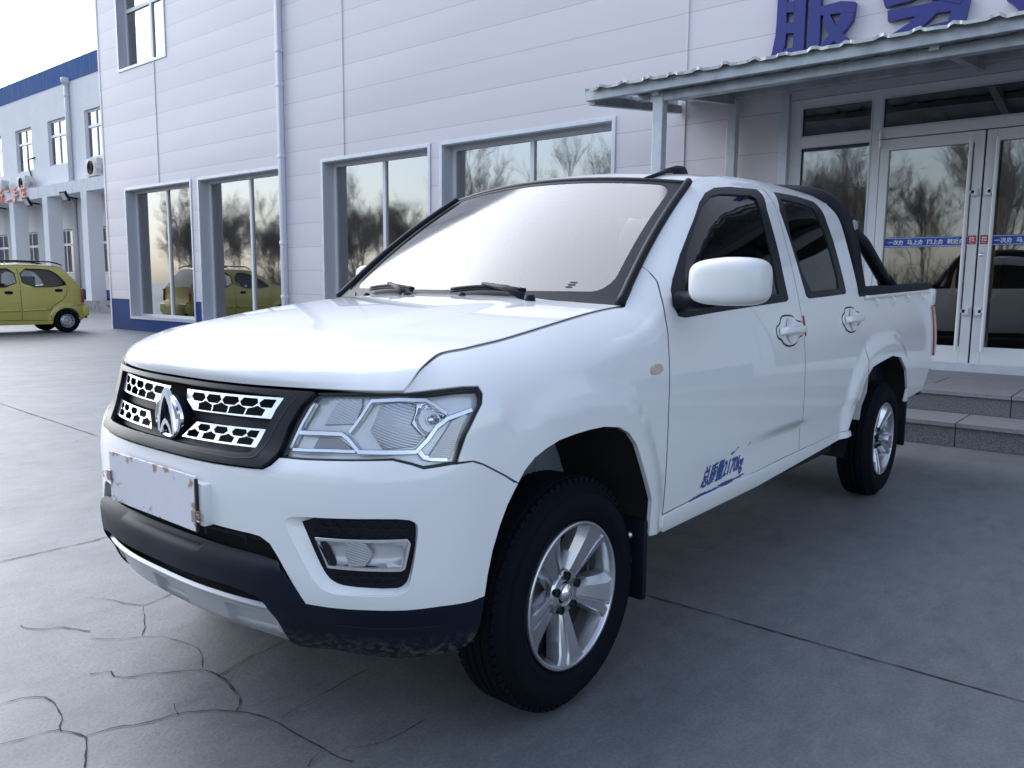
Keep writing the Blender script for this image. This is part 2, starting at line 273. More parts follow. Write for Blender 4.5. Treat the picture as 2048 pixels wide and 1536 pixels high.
_crx=np.array([1.95,2.001,2.226,2.498,2.961,3.605,3.72]);_crz=np.array([.58,.581,.594,.597,.604,.62,.623])
def door_fn(uv):
    """door skin: slightly hollow below the waist crease"""
    uv=np.atleast_2d(np.asarray(uv,float));u=uv[:,0];z=uv[:,1];zc=np.interp(u,_crx,_crz)
    k=smooth(0,.014,zc-z)*smooth(.16,.03,zc-z)*smooth(1.95,2.3,u)
    p=skin(uv);p[:,1]-=.009*k*np.sign(p[:,1]);return p
OUT={'hoodline':[(0.772,0.929),(0.787,0.945),(0.817,0.967),(0.867,0.984),(0.949,0.998),(1.042,1.015),(1.14,1.029),(1.244,1.045),(1.354,1.062),(1.529,1.086),(1.709,1.109)],'headlight':[(0.667,0.921),(0.759,0.924),(0.803,0.924),(0.872,0.928),(0.937,0.932),(0.973,0.933),(0.974,0.921),(0.965,0.898),(0.943,0.874),(0.912,0.831),(0.886,0.77),(0.874,0.771),(0.809,0.766),(0.781,0.775),(0.737,0.784),(0.678,0.781),(0.518,0.776),(0.455,0.775),(0.453,0.787),(0.476,0.855),(0.492,0.885),(0.519,0.914)],'shut':[(1.882,1.214),(1.881,1.188),(1.859,1.144),(1.828,1.067),(1.814,0.991),(1.807,0.914),(1.798,0.822),(1.794,0.697),(1.795,0.568),(1.796,0.454)],'seam':[(1.061,0.698),(1.021,0.723),(0.955,0.76),(0.928,0.77),(0.886,0.769)],'apil':[(1.752,1.133),(1.832,1.191),(1.952,1.29),(2.141,1.436),(2.331,1.549)],'winF':[(1.919,1.16),(1.949,1.192),(2.043,1.276),(2.146,1.357),(2.296,1.468),(2.382,1.512),(2.478,1.54),(2.622,1.558),(2.905,1.575),(2.914,1.556),(2.872,1.489),(2.876,1.345),(2.866,1.201),(2.87,1.124),(2.848,1.118),(2.501,1.103),(2.176,1.088),(1.952,1.076),(1.911,1.081),(1.896,1.109)],'glassF':[(2.068,1.28),(2.178,1.372),(2.292,1.456),(2.395,1.503),(2.487,1.521),(2.771,1.541),(2.816,1.53),(2.808,1.438),(2.8,1.281),(2.783,1.144),(2.49,1.129),(1.984,1.107),(1.987,1.16),(2.021,1.223)],'winR':[(3.103,1.583),(3.14,1.584),(3.386,1.591),(3.604,1.583),(3.617,1.553),(3.61,1.485),(3.629,1.401),(3.634,1.269),(3.637,1.155),(3.624,1.146),(3.364,1.136),(3.115,1.128),(3.089,1.137),(3.075,1.214),(3.051,1.374),(3.028,1.496)],'glassR':[(3.111,1.558),(3.324,1.559),(3.5,1.547),(3.522,1.503),(3.553,1.398),(3.561,1.22),(3.543,1.167),(3.16,1.152),(3.092,1.241),(3.066,1.396)],'doorbot':[(1.8,0.453),(2.057,0.466),(2.394,0.462),(2.532,0.464),(2.844,0.474),(3.252,0.478),(3.551,0.489)],'sillbot':[(1.704,0.415),(1.814,0.396),(2.553,0.401),(3.579,0.462)],'doorrear':[(3.597,0.495),(3.67,0.57),(3.742,0.653)],'crease':[(2.001,0.581),(2.226,0.594),(2.498,0.597),(2.961,0.604),(3.583,0.623)],'archF':[(1.69,0.421),(1.684,0.531),(1.626,0.634),(1.577,0.717),(1.533,0.758),(1.479,0.782),(1.403,0.794),(1.333,0.795),(1.266,0.792),(1.202,0.786),(1.156,0.773),(1.114,0.754),(1.082,0.727),(1.061,0.698)],'archF2':[(1.061,0.698),(1.029,0.649),(1.008,0.603),(0.988,0.545),(0.976,0.485),(0.969,0.432)],'archR':[(3.602,0.484),(3.67,0.57),(3.735,0.649),(3.883,0.739),(4.046,0.784),(4.294,0.805),(4.465,0.783),(4.605,0.702),(4.669,0.587),(4.675,0.506)],'bed':[(5.48,1.177),(5.351,0.936),(5.34,0.725),(5.291,0.667),(5.128,0.528),(4.675,0.506)],'bump_low':[(0.97,0.433),(0.927,0.43),(0.846,0.434),(0.769,0.433),(0.678,0.435),(0.588,0.435),(0.527,0.434)],'bump_in':[(0.525,0.435),(0.475,0.513),(0.454,0.543),(0.433,0.57),(0.405,0.584),(0.375,0.587),(0.258,0.59)],'bez_bot':[(0.036,0.743),(0.254,0.743),(0.379,0.745),(0.409,0.746),(0.428,0.756),(0.442,0.772),(0.446,0.78)],'bez_out':[(0.446,0.78),(0.458,0.837),(0.484,0.887),(0.514,0.917)],'bez_in':[(0.451,0.913),(0.412,0.874),(0.393,0.827),(0.376,0.784),(0.364,0.769),(0.329,0.767),(0.08,0.766)],'fog_out':[(0.474,0.626),(0.485,0.639),(0.509,0.644),(0.682,0.651),(0.768,0.65),(0.792,0.639),(0.796,0.623),(0.791,0.576),(0.778,0.5),(0.767,0.478),(0.744,0.468),(0.679,0.469),(0.627,0.469),(0.591,0.47),(0.56,0.485),(0.529,0.526)],'fog_in':[(0.507,0.638),(0.682,0.648),(0.768,0.648),(0.787,0.638),(0.792,0.623),(0.789,0.576),(0.774,0.503),(0.762,0.486),(0.743,0.479),(0.627,0.484),(0.601,0.489),(0.579,0.502),(0.555,0.54),(0.53,0.594)],'fog_lamp':[(0.553,0.593),(0.77,0.596),(0.774,0.589),(0.761,0.532),(0.756,0.529),(0.584,0.532)],'lip_out':[(0.527,0.432),(0.588,0.434),(0.678,0.434),(0.769,0.431),(0.846,0.432),(0.927,0.429),(0.969,0.431),(0.969,0.404),(0.965,0.358),(0.954,0.331),(0.928,0.307),(0.831,0.293),(0.745,0.279),(0.616,0.262),(0.52,0.286),(0.469,0.295)],'bar_top':[(-0.03,0.534),(0.156,0.536),(0.341,0.532),(0.454,0.528)],'bar_low':[(-0.041,0.453),(0.159,0.454),(0.314,0.455),(0.405,0.446)],'sil_top':[(0.071,0.418),(0.238,0.422),(0.422,0.416)],'sil_bot':[(-0.12,0.304),(0.114,0.328),(0.244,0.322),(0.358,0.32),(0.446,0.311)],'hex1':[(0.045,0.896),(0.434,0.902),(0.4,0.853),(0.095,0.85),(0.047,0.876)],'hex2':[(0.087,0.786),(0.125,0.823),(0.39,0.827),(0.375,0.786)],'barin':[(0.468,0.518),(0.494,0.473),(0.526,0.437),(0.528,0.405)],'h_pocket':[(0.576,0.913),(0.642,0.914),(0.643,0.897),(0.627,0.858),(0.544,0.852)],'h_low':[(0.53,0.821),(0.587,0.824),(0.609,0.812),(0.638,0.795),(0.517,0.794)],'h_swoosh':[(0.478,0.829),(0.539,0.831),(0.599,0.832),(0.617,0.823),(0.651,0.796),(0.737,0.797),(0.793,0.798),(0.821,0.823),(0.846,0.853),(0.875,0.871),(0.909,0.88),(0.942,0.888)],'h_frame':[(0.619,0.837),(0.65,0.875),(0.675,0.909),(0.752,0.914),(0.825,0.913),(0.846,0.902),(0.874,0.882)],'h_lens':[(0.702,0.904),(0.794,0.907),(0.794,0.889),(0.78,0.859),(0.798,0.84),(0.809,0.829),(0.788,0.81),(0.706,0.805),(0.675,0.843)],'h_bulb':[(0.833,0.871)],'h_side':[(0.884,0.864),(0.921,0.877),(0.874,0.781),(0.822,0.785)],'h_base':[(0.464,0.787),(0.58,0.789),(0.707,0.791),(0.767,0.79),(0.81,0.773),(0.865,0.776)],'marker':[(1.691,0.926),(1.711,0.938),(1.759,0.936),(1.759,0.91),(1.698,0.909)],'hnd1':[(2.739,1.022),(2.762,1.049),(2.805,1.054),(2.886,1.05),(2.913,1.029),(2.976,1.024),(2.983,1.004),(2.967,0.975),(2.922,0.97),(2.888,0.943),(2.81,0.937),(2.758,0.949),(2.736,0.968),(2.699,0.977),(2.696,1.009)],'hnd2':[(3.58,1.072),(3.697,1.074),(3.728,1.051),(3.793,1.046),(3.792,1.012),(3.762,0.998),(3.709,0.99),(3.701,0.966),(3.611,0.96),(3.549,0.978),(3.544,0.99),(3.513,1.008),(3.522,1.037),(3.568,1.048)],'sticker':[(3.007,1.051),(3.043,1.05),(3.033,0.97),(3.008,0.965)],'decal':[(2.054,0.495),(2.373,0.456),(2.39,0.543),(2.082,0.559)],'smear':[(1.979,0.456),(2.343,0.454),(2.313,0.574),(2.423,0.58)]}
CRACKS=[[(-0.951,-6.522),(-0.916,-5.692),(-0.867,-4.926),(-0.86,-4.288)],[(0.616,-1.693),(0.429,-1.689),(0.215,-1.683)],[(-0.866,0.455),(-0.879,0.562),(-0.903,0.738),(-0.887,0.939),(-0.881,1.118),(-0.862,1.365),(-0.858,1.579),(-0.857,1.769)],[(0.539,-1.016),(0.504,-0.962),(0.475,-0.875),(0.453,-0.804),(0.443,-0.789),(0.408,-0.801),(0.325,-0.824)],[(0.443,-0.789),(0.472,-0.737),(0.483,-0.701),(0.52,-0.632),(0.55,-0.575),(0.571,-0.537),(0.609,-0.567),(0.69,-0.657)],[(0.571,-0.537),(0.532,-0.5),(0.509,-0.447),(0.498,-0.385),(0.493,-0.324),(0.507,-0.273),(0.528,-0.232),(0.551,-0.19)],[(0.793,-0.412),(0.765,-0.392),(0.743,-0.382),(0.742,-0.359),(0.762,-0.356),(0.74,-0.331),(0.736,-0.305),(0.672,-0.271),(0.616,-0.227),(0.574,-0.193),(0.552,-0.161),(0.551,-0.114),(0.551,-0.065),(0.561,-0.021),(0.571,0.008)],[(0.551,-0.114),(0.515,-0.118),(0.464,-0.133),(0.413,-0.144),(0.368,-0.144),(0.313,-0.156),(0.281,-0.161)],[(1.028,-0.426),(0.974,-0.404),(0.933,-0.377),(0.923,-0.334),(0.929,-0.261),(0.948,-0.197),(0.973,-0.159),(0.955,-0.124),(0.944,-0.072),(0.975,-0.011),(1.005,0.061)],[(1.101,-0.201),(1.057,-0.182),(1.018,-0.177),(0.973,-0.159)],[(0.944,-0.072),(0.902,-0.062),(0.868,-0.054),(0.836,-0.024),(0.79,-0.012),(0.734,0.006),(0.679,0.055),(0.629,0.106),(0.598,0.176),(0.587,0.262),(0.588,0.35),(0.587,0.441),(0.58,0.509),(0.574,0.539)],[(0.549,-0.118),(0.551,-0.048),(0.573,0.045),(0.595,0.081),(0.629,0.106)],[(0.587,0.441),(0.62,0.454),(0.651,0.477)],[(0.579,0.245),(0.519,0.22),(0.435,0.217),(0.359,0.209),(0.241,0.199)],[(0.714,-0.058),(0.731,-0.019),(0.734,0.006)],[(0.534,0.49),(0.476,0.525),(0.405,0.54),(0.313,0.538)],[(0.945,-0.681),(0.89,-0.678),(0.869,-0.543),(0.795,-0.662),(0.726,-0.571)],[(0.799,-0.947),(0.805,-0.909),(0.761,-0.843),(0.716,-0.82),(0.664,-0.716)],[(-0.646,-4.09),(-0.767,-4.212),(-0.851,-4.267)],[(-4.343,-14.688),(-5.02,-16.053)],[(-1.589,0.215),(-1.661,0.413)],[(-1.48,0.476),(-1.584,0.489)]]
def resample_closed(P,step):
    P=[tuple(p) for p in P]; Q=resample(np.array(P+[P[0]]),step) if False else None
    out=[]
    for i in range(len(P)):
        a=np.array(P[i],float);b=np.array(P[(i+1)%len(P)],float);L=np.linalg.norm(b-a)
        if L<1e-6: continue
        n=max(1,int(math.ceil(L/step)))
        for k in range(n): out.append(tuple(a+(b-a)*k/n))
    return out
def chaikin(P,n=1,closed=True):
    for _ in range(n):
        Q=[]
        for i in range(len(P) if closed else len(P)-1):
            a=np.array(P[i]);b=np.array(P[(i+1)%len(P)]); Q+=[tuple(a*.75+b*.25),tuple(a*.25+b*.75)]
        P=Q if closed else [tuple(P[0])]+Q+[tuple(P[-1])]
    return P
def area(P): return .5*sum(P[i][0]*P[(i+1)%len(P)][1]-P[(i+1)%len(P)][0]*P[i][1] for i in range(len(P)))
def inside(P,Q):
    P=np.asarray(P);x=P[:,0];y=P[:,1];r=np.zeros(len(P),bool);n=len(Q)
    for i in range(n):
        x1,y1=Q[i];x2,y2=Q[(i+1)%n]
        if y1==y2: continue
        c=((y1>y)!=(y2>y))&(x<(x2-x1)*(y-y1)/(y2-y1)+x1); r^=c
    return r
def tri(outer,holes,h,estep):
    loops=[resample_closed(outer if area(outer)>0 else outer[::-1],estep)]+[resample_closed(q if area(q)<0 else q[::-1],estep) for q in holes]
    vs=[];ed=[]
    for L in loops:
        k=len(vs);vs+=L;ed+=[(k+i,k+(i+1)%len(L)) for i in range(len(L))]
    V=np.array(vs);x0,y0=V.min(0);x1,y1=V.max(0)
    gx,gy=np.meshgrid(np.arange(x0+h*.5,x1,h),np.arange(y0+h*.5,y1,h)); gx=gx+((np.arange(gx.shape[0])%2)*h*.5)[:,None]
    G=np.stack([gx.ravel(),gy.ravel()],1)
    if len(G):
        k=inside(G,loops[0])
        for L in loops[1:]: k&=~inside(G,L)
        G=G[k]
        for L in loops:
            if len(G): G=G[dist_poly(G,np.array(list(L)+[L[0]]))>h*.55]
    allv=vs+[tuple(g) for g in G]
    r=delaunay_2d_cdt([Vector(v) for v in allv],ed,[],0,1e-6,False)
    ov=np.array([tuple(v) for v in r[0]]); F=[f for f in r[2]]
    cen=np.array([ov[list(f)].mean(0) for f in F]); k=inside(cen,loops[0])
    for L in loops[1:]: k&=~inside(cen,L)
    F=[f for f,kk in zip(F,k) if kk]
    F=[f if area([ov[i] for i in f])>0 else f[::-1] for f in F]
    return ov,F,loops
def off_surf(fn,d):
    def g(uv):
        uv=np.atleast_2d(np.asarray(uv,float)); return fn(uv)+nrm_of(fn,uv)*(d if not callable(d) else d(uv)[:,None])
    return g
def nrm_of(fn,uv,e=2e-3):
    uv=np.atleast_2d(np.asarray(uv,float))
    a=fn(uv+[e,0])-fn(uv-[e,0]);b=fn(uv+[0,e])-fn(uv-[0,e]);n=np.cross(a,b);return n/(np.linalg.norm(n,axis=1)[:,None]+1e-12)
def panel(name,outer,m,parent,holes=(),fn=None,h=.03,estep=.02,lip=.012,roll=.0,back=False):
    """sheet cut from a curved surface by an outline, with its edges turned in by lip"""
    fn=fn or skin
    ov,F,loops=tri(outer,holes,h,estep)
    P=fn(ov);N=nrm_of(fn,ov); vs=list(P);ns=list(N)
    if lip:
        for L in loops:
            L=np.array(L);p=fn(L);n=nrm_of(fn,L);t=np.roll(p,-1,0)-np.roll(p,1,0);t/=np.linalg.norm(t,axis=1)[:,None]+1e-12
            o=np.cross(t,n);o/=np.linalg.norm(o,axis=1)[:,None]+1e-12
            r=min(.003,abs(lip)*.4)*(1 if lip>0 else -1); k=len(vs)
            # small rounded edge then the turned-in lip
            vs+=list(p)+list(p+o*abs(r)*.6-n*r)+list(p+o*abs(r)*.6-n*lip)
            ns+=list(n*.8+o*.6)+list(o)+list(o); c=len(L)
            for j in range(2):
                for i in range(c):
                    a=k+j*c+i;b=k+j*c+(i+1)%c;F.append((a,a+c,b+c,b))
    return mesh(name,vs,F,m,parent,smooth=True,normals=ns)
def ribbon(name,pts,w,m,parent,fn=None,off=.0015,closed=False,step=.015,flip=1,mb=None):
    """narrow strip lying on a surface along a line in its own coordinates"""
    fn=fn or skin
    P=np.array(resample_closed(pts,step) if closed else resample(np.array(pts),step))
    p=fn(P);n=nrm_of(fn,P)
    if closed: t=np.roll(p,-1,0)-np.roll(p,1,0)
    else: t=np.gradient(p,axis=0)
    t/=np.linalg.norm(t,axis=1)[:,None]+1e-12;o=np.cross(t,n)
    a=p+o*w/2+n*off;b=p-o*w/2+n*off;c=len(P);fs=[]
    for i in range(c if closed else c-1):
        j=(i+1)%c;fs.append((i,j,c+j,c+i))
    if mb is not None: mb.add(list(a)+list(b),fs); return None
    return mesh(name,list(a)+list(b),fs,m,parent,smooth=True)
def gridsurf(name,fn,na,nb,m,parent,a0=0,a1=1,b0=-1,b1=1,skirt=.015,mats=None,flip=False,th=None):
    A,Bb=np.meshgrid(np.linspace(a0,a1,na),np.linspace(b0,b1,nb),indexing='ij');uv=np.stack([A.ravel(),Bb.ravel()],1)
    P=fn(uv);N=nrm_of(fn,uv,1e-3)
    if flip: N=-N
    vs=list(P);ns=list(N);fs=[]
    for i in range(na-1):
        for j in range(nb-1):
            q=(i*nb+j,(i+1)*nb+j,(i+1)*nb+j+1,i*nb+j+1); fs.append(q[::-1] if flip else q)
    if skirt:
        ring=[i*nb for i in range(na)]+[(na-1)*nb+j for j in range(1,nb)]+[i*nb+nb-1 for i in range(na-2,-1,-1)]+[j for j in range(nb-2,0,-1)]
        k=len(vs); p=P[ring];n=N[ring];t=np.roll(p,-1,0)-np.roll(p,1,0);t/=np.linalg.norm(t,axis=1)[:,None]+1e-12
        o=np.cross(t,n)*(1 if not flip else -1); c=len(ring)
        vs+=list(p)+list(p+o*.002-n*.003)+list(p+o*.002-n*skirt); ns+=list(n*.8+o*.6)+list(o)+list(o)
        for j in range(2):
            for i in range(c):
                a=k+j*c+i;b=k+j*c+(i+1)%c; q=(a,a+c,b+c,b); fs.append(q if not flip else q[::-1])
    return mesh(name,vs,fs,m,parent,smooth=True,normals=ns,mats=mats)
def text_mesh(txt,size,extrude=0,offset=0,align='CENTER',shear=0,sx=1):
    cu=bpy.data.curves.new('lettering','FONT'); cu.body=txt; cu.size=size; cu.extrude=extrude; cu.offset=offset; cu.align_x=align; cu.shear=shear; cu.resolution_u=4
    o=bpy.data.objects.new('lettering',cu); COL.objects.link(o); bpy.context.view_layer.update()
    dg=bpy.context.evaluated_depsgraph_get(); me=bpy.data.meshes.new_from_object(o.evaluated_get(dg))
    v=[tuple(x.co) for x in me.vertices]; f=[tuple(p.vertices) for p in me.polygons]
    bpy.data.objects.remove(o); bpy.data.curves.remove(cu); bpy.data.meshes.remove(me)
    return [(x*sx,y,z) for x,y,z in v],f
# ---------------- the place ----------------
FX=-7.2
def concrete():
    m=bpy.data.materials.new('concrete_yard'); m.use_nodes=True;n=m.node_tree;b=n.nodes['Principled BSDF'];tc=n.nodes.new('ShaderNodeTexCoord')
    def noise(s,d,r=.6,sc=(1,1,1)):
        mp=n.nodes.new('ShaderNodeMapping');mp.inputs['Scale'].default_value=sc;n.links.new(tc.outputs['Object'],mp.inputs[0])
        q=n.nodes.new('ShaderNodeTexNoise');q.inputs['Scale'].default_value=s;q.inputs['Detail'].default_value=d;q.inputs['Roughness'].default_value=r;n.links.new(mp.outputs[0],q.inputs['Vector']);return q
    def ramp(src,p0,p1,c0,c1):
        r=n.nodes.new('ShaderNodeValToRGB');r.color_ramp.elements[0].position=p0;r.color_ramp.elements[1].position=p1;r.color_ramp.elements[0].color=(*c0,1);r.color_ramp.elements[1].color=(*c1,1);n.links.new(src,r.inputs[0]);return r
    def mul(a,b_,f=1):
        x=n.nodes.new('ShaderNodeMix');x.data_type='RGBA';x.blend_type='MULTIPLY';x.inputs['Factor'].default_value=f;n.links.new(a,x.inputs['A']);n.links.new(b_,x.inputs['B']);return x.outputs['Result']
    base=ramp(noise(.55,8,.62).outputs['Fac'],.3,.7,(.152,.163,.170),(.210,.221,.227))
    f1=ramp(noise(7,8,.7,(1,1.6,1)).outputs['Fac'],.32,.62,(.76,.76,.77),(1,1,1))
    f2=ramp(noise(90,3,.7).outputs['Fac'],.30,.62,(.70,.70,.71),(1,1,1))
    st=ramp(noise(2.3,10,.75,(1,2.2,1)).outputs['Fac'],.55,.72,(1,1,1),(.68,.69,.72))
    sc=ramp(noise(16,6,.8,(3,.4,1)).outputs['Fac'],.60,.70,(1,1,1),(1.22,1.22,1.2))
    c=mul(mul(mul(mul(base.outputs[0],f1.outputs[0]),f2.outputs[0]),st.outputs[0]),sc.outputs[0])
    n.links.new(c,b.inputs['Base Color'])
    rr=n.nodes.new('ShaderNodeMapRange');rr.inputs['To Min'].default_value=.36;rr.inputs['To Max'].default_value=.62;n.links.new(noise(3,6).outputs['Fac'],rr.inputs['Value']);n.links.new(rr.outputs[0],b.inputs['Roughness'])
    bp=n.nodes.new('ShaderNodeBump');bp.inputs['Strength'].default_value=.35;bp.inputs['Distance'].default_value=.004
    n.links.new(noise(60,8,.75).outputs['Fac'],bp.inputs['Height']);n.links.new(bp.outputs[0],b.inputs['Normal'])
    return m
CRK=mat('crack_dirt',(.028,.028,.032),rough=1); SCUFF=mat('pale_scrape',(.50,.50,.52),rough=.9)
g=MB(); g.add([(-400,-400,0),(400,-400,0),(400,400,0),(-400,400,0)],[(0,1,2,3)])
g.cur=1; rnd=random.Random(3)
def crack(pts,w0,w1,jit):
    P=resample(np.array(pts),.03);P=np.array(P);c=len(P);t=np.gradient(P,axis=0);t/=np.linalg.norm(t,axis=1)[:,None]+1e-9;o=np.stack([t[:,1],-t[:,0]],1)
    d=0;off=[]
    for i in range(c): d=d*.75+rnd.uniform(-jit,jit);off.append(d)
    P=P+o*np.array(off)[:,None];w=np.array([.52*(w0+(w1-w0)*i/(c-1))*rnd.uniform(.3,1.5) for i in range(c)])
    A=P+o*w[:,None]/2;B=P-o*w[:,None]/2
    g.add([(x,y,.003) for x,y in A]+[(x,y,.003) for x,y in B],[(i,c+i,c+i+1,i+1) for i in range(c-1)])
for i,c in enumerate(CRACKS):
    if i in (0,2,16): continue
    if i==1: crack([(c[0][0],-12),c[0],c[-1],(c[-1][0]-.01,-.5)] if False else [c[0],c[1],c[2]],.011,.011,.001); continue
    w=(.0035,.006) if i in (3,4,5,9,12,13,14,15,16,19,20,21) else (.005,.008)
    crack(c,w[1] if i in (6,7,10,11) else w[0],w[1],.004)
crack([(-.87,-30),(-.955,-6.5),(-.86,-4.3),(-.85,0),(-.84,.47),(-.857,1.77),(-.86,6)],.012,.012,.0015)
crack([(.62,-1.69),(9,-1.66)],.011,.011,.001)
crack([(-.86,-1.70),(.23,-1.697)],.010,.010,.001)
crack([(-6.9,-40),(-6.8,-2)],.010,.010,.002)
for _ in range(26):
    x=rnd.uniform(-7,-1);y=rnd.uniform(-16,-3);a=rnd.uniform(-.6,.6)+PI/2;L=rnd.uniform(.15,.9)
    g.cur=1 if rnd.random()<.55 else 2; crack([(x,y),(x+L*math.cos(a)*.5,y+L*math.sin(a)*.5),(x+L*math.cos(a+.3),y+L*math.sin(a+.3))],.003,.006,.004)
g.cur=2
for _ in range(14):
    x=rnd.uniform(-2,1.2);y=rnd.uniform(-3,2.6);a=rnd.uniform(0,PI);L=rnd.uniform(.03,.10); crack([(x,y),(x+L*math.cos(a),y+L*math.sin(a))],.002,.004,.002)
ground=g.build('ground',None,mats=[concrete(),CRK,SCUFF],recalc=False); tag(ground,kind='structure')
# cladding with horizontal joints
def cladding(name,col):
    m=mat(name,col,rough=.5,coat=.12);n=m.node_tree;b=n.nodes['Principled BSDF'];tc=n.nodes.new('ShaderNodeTexCoord');sx=n.nodes.new('ShaderNodeSeparateXYZ');n.links.new(tc.outputs['Object'],sx.inputs[0])
    def M1(op,a,v,c=None):
        q=n.nodes.new('ShaderNodeMath');q.operation=op;n.links.new(a,q.inputs[0])
        if isinstance(v,(int,float)): q.inputs[1].default_value=v
        else: n.links.new(v,q.inputs[1])
        return q.outputs[0]
    z=M1('ADD',sx.outputs['Z'],-3.515+.427*20);f=M1('MODULO',z,.427);ln=M1('LESS_THAN',f,.007)
    row=M1('FLOOR',M1('DIVIDE',z,.427),0)
    no=n.nodes.new('ShaderNodeTexNoise');no.inputs['Scale'].default_value=.35;no.inputs['Detail'].default_value=5;mp=n.nodes.new('ShaderNodeMapping');mp.inputs['Scale'].default_value=(1,.5,2.2);n.links.new(tc.outputs['Object'],mp.inputs[0]);n.links.new(mp.outputs[0],no.inputs['Vector'])
    cr=n.nodes.new('ShaderNodeValToRGB');cr.color_ramp.elements[0].position=.35;cr.color_ramp.elements[1].position=.65;cr.color_ramp.elements[0].color=(*[c*.90 for c in col],1);cr.color_ramp.elements[1].color=(*col,1);n.links.new(no.outputs['Fac'],cr.inputs[0])
    mx=n.nodes.new('ShaderNodeMix');mx.data_type='RGBA';wn=n.nodes.new('ShaderNodeTexWhiteNoise');wn.noise_dimensions='2D';cb_=n.nodes.new('ShaderNodeCombineXYZ');n.links.new(row,cb_.inputs[0]);n.links.new(M1('FLOOR',M1('DIVIDE',M1('ADD',sx.outputs['Y'],28.33),6.4),0),cb_.inputs[1]);n.links.new(cb_.outputs[0],wn.inputs['Vector'])
    mrr=n.nodes.new('ShaderNodeMapRange');mrr.inputs['To Min'].default_value=.94;mrr.inputs['To Max'].default_value=1.0;n.links.new(wn.outputs['Value'],mrr.inputs['Value']);ml=n.nodes.new('ShaderNodeMix');ml.data_type='RGBA';ml.blend_type='MULTIPLY';ml.inputs['Factor'].default_value=1;n.links.new(cr.outputs[0],ml.inputs['A']);n.links.new(mrr.outputs[0],ml.inputs['B'])
    n.links.new(ml.outputs['Result'],mx.inputs['A']);mx.inputs['B'].default_value=(.40,.38,.43,1);n.links.new(ln,mx.inputs['Factor']);n.links.new(mx.outputs['Result'],b.inputs['Base Color'])
    # each board swells very slightly
    s=M1('SINE',M1('MULTIPLY',f,PI/.427),0);bp=n.nodes.new('ShaderNodeBump');bp.inputs['Strength'].default_value=.5;bp.inputs['Distance'].default_value=.006;n.links.new(s,bp.inputs['Height']);n.links.new(bp.outputs[0],b.inputs['Normal'])
    return m
M['clad']=cladding('cladding_boards',(.73,.68,.715)); M['blue_clad']=mat('blue_base_boards',(.018,.055,.22),rough=.75,spec=.25,var=.2,vscale=2)
M['alu']=mat('galvanised_trim',(.62,.65,.71),rough=.4,metal=.25,var=.12,vscale=6); M['frame']=mat('white_window_frame',(.72,.72,.74),rough=.4)
M['reveal']=mat('window_reveal',(.55,.55,.60),rough=.5)
M['shopglass']=glassmat('shop_glass',(.50,.53,.53),refl_ior=4.5,rough=.025,wave=.0012,wscale=1.6)
M['room']=mat('dim_room',(.05,.05,.05),rough=.9); M['curtain']=mat('grey_curtain',(.30,.33,.38),rough=.9)
M['post']=mat('pale_galvanised_post',(.60,.62,.66),rough=.45,metal=.15,var=.2,vscale=6)
M['galv']=mat('galvanised_steel',(.50,.53,.57),rough=.42,metal=.3,var=.35,vscale=5)
M['sign']=mat('blue_sign_letter',(.007,.014,.17),rough=.4,coat=.2)
M['glassdark']=glassmat('door_glass',(.78,.80,.78),refl_ior=3.0,rough=.02,wave=.0015,wscale=2.0)
def wall_sheet(name,x,outer,holes,m,parent,depth=.3,mr=None):
    """upright wall in the plane x with openings and their reveals; coordinates (y,z)"""
    mb=MB(); loops=[outer if area(outer)>0 else outer[::-1]]+[h if area(h)<0 else h[::-1] for h in holes]
    vs=[];ed=[]
    for L in loops:
        k=len(vs);vs+=L;ed+=[(k+i,k+(i+1)%len(L)) for i in range(len(L))]
    r=delaunay_2d_cdt([Vector(v) for v in vs],ed,[],0,1e-6,False);ov=np.array([tuple(v) for v in r[0]]);cen=np.array([ov[list(f)].mean(0) for f in r[2]]);k=inside(cen,loops[0])
    for L in loops[1:]:k&=~inside(cen,L)
    F=[f for f,kk in zip(r[2],k) if kk];F=[f if area([ov[i] for i in f])>0 else f[::-1] for f in F]
    mb.add([(x,a,b) for a,b in ov],F); mb.cur=1
    for L in loops[1:]:
        c=len(L); mb.add([(x,a,b) for a,b in L]+[(x-depth,a,b) for a,b in L],[(i,(i+1)%c,c+(i+1)%c,c+i)[::-1] for i in range(c)])
    return mb.build(name,None,parent,mats=[m,mr or m],recalc=False)
rc=lambda y0,y1,z0,z1:[(y0,z0),(y1,z0),(y1,z1),(y0,z1)]
hall=empty('service_building',(FX,-9,0),label='large building clad in pale lilac boards with blue base band and tall shop windows',cat='building')
hall.location=(0,0,0)
WIN=[(-17.12,-14.22),(-13.86,-10.87),(-9.70,-7.09),(-6.78,-3.74)]
UP=[(-17.12,-15.03,5.97,7.95),(-8.6,-6.5,5.97,7.95)]
DY0,DY1=-1.452,3.33
holes=[rc(a,b,.33,3.26) for a,b in WIN]+[rc(UP[0][0],UP[0][1],UP[0][2],UP[0][3])]+[rc(DY0,DY1,.352,3.268)]
wall_sheet('wall',FX,rc(-18.18,16,0.742,9.4),[[(max(a,a),max(b,.7425)) for a,b in h] for h in holes],M['clad'],hall,.30,M['reveal']) if False else None
def clip(h): return [(a,max(b,.742)) for a,b in h]
mb_holes=[h for h in holes]
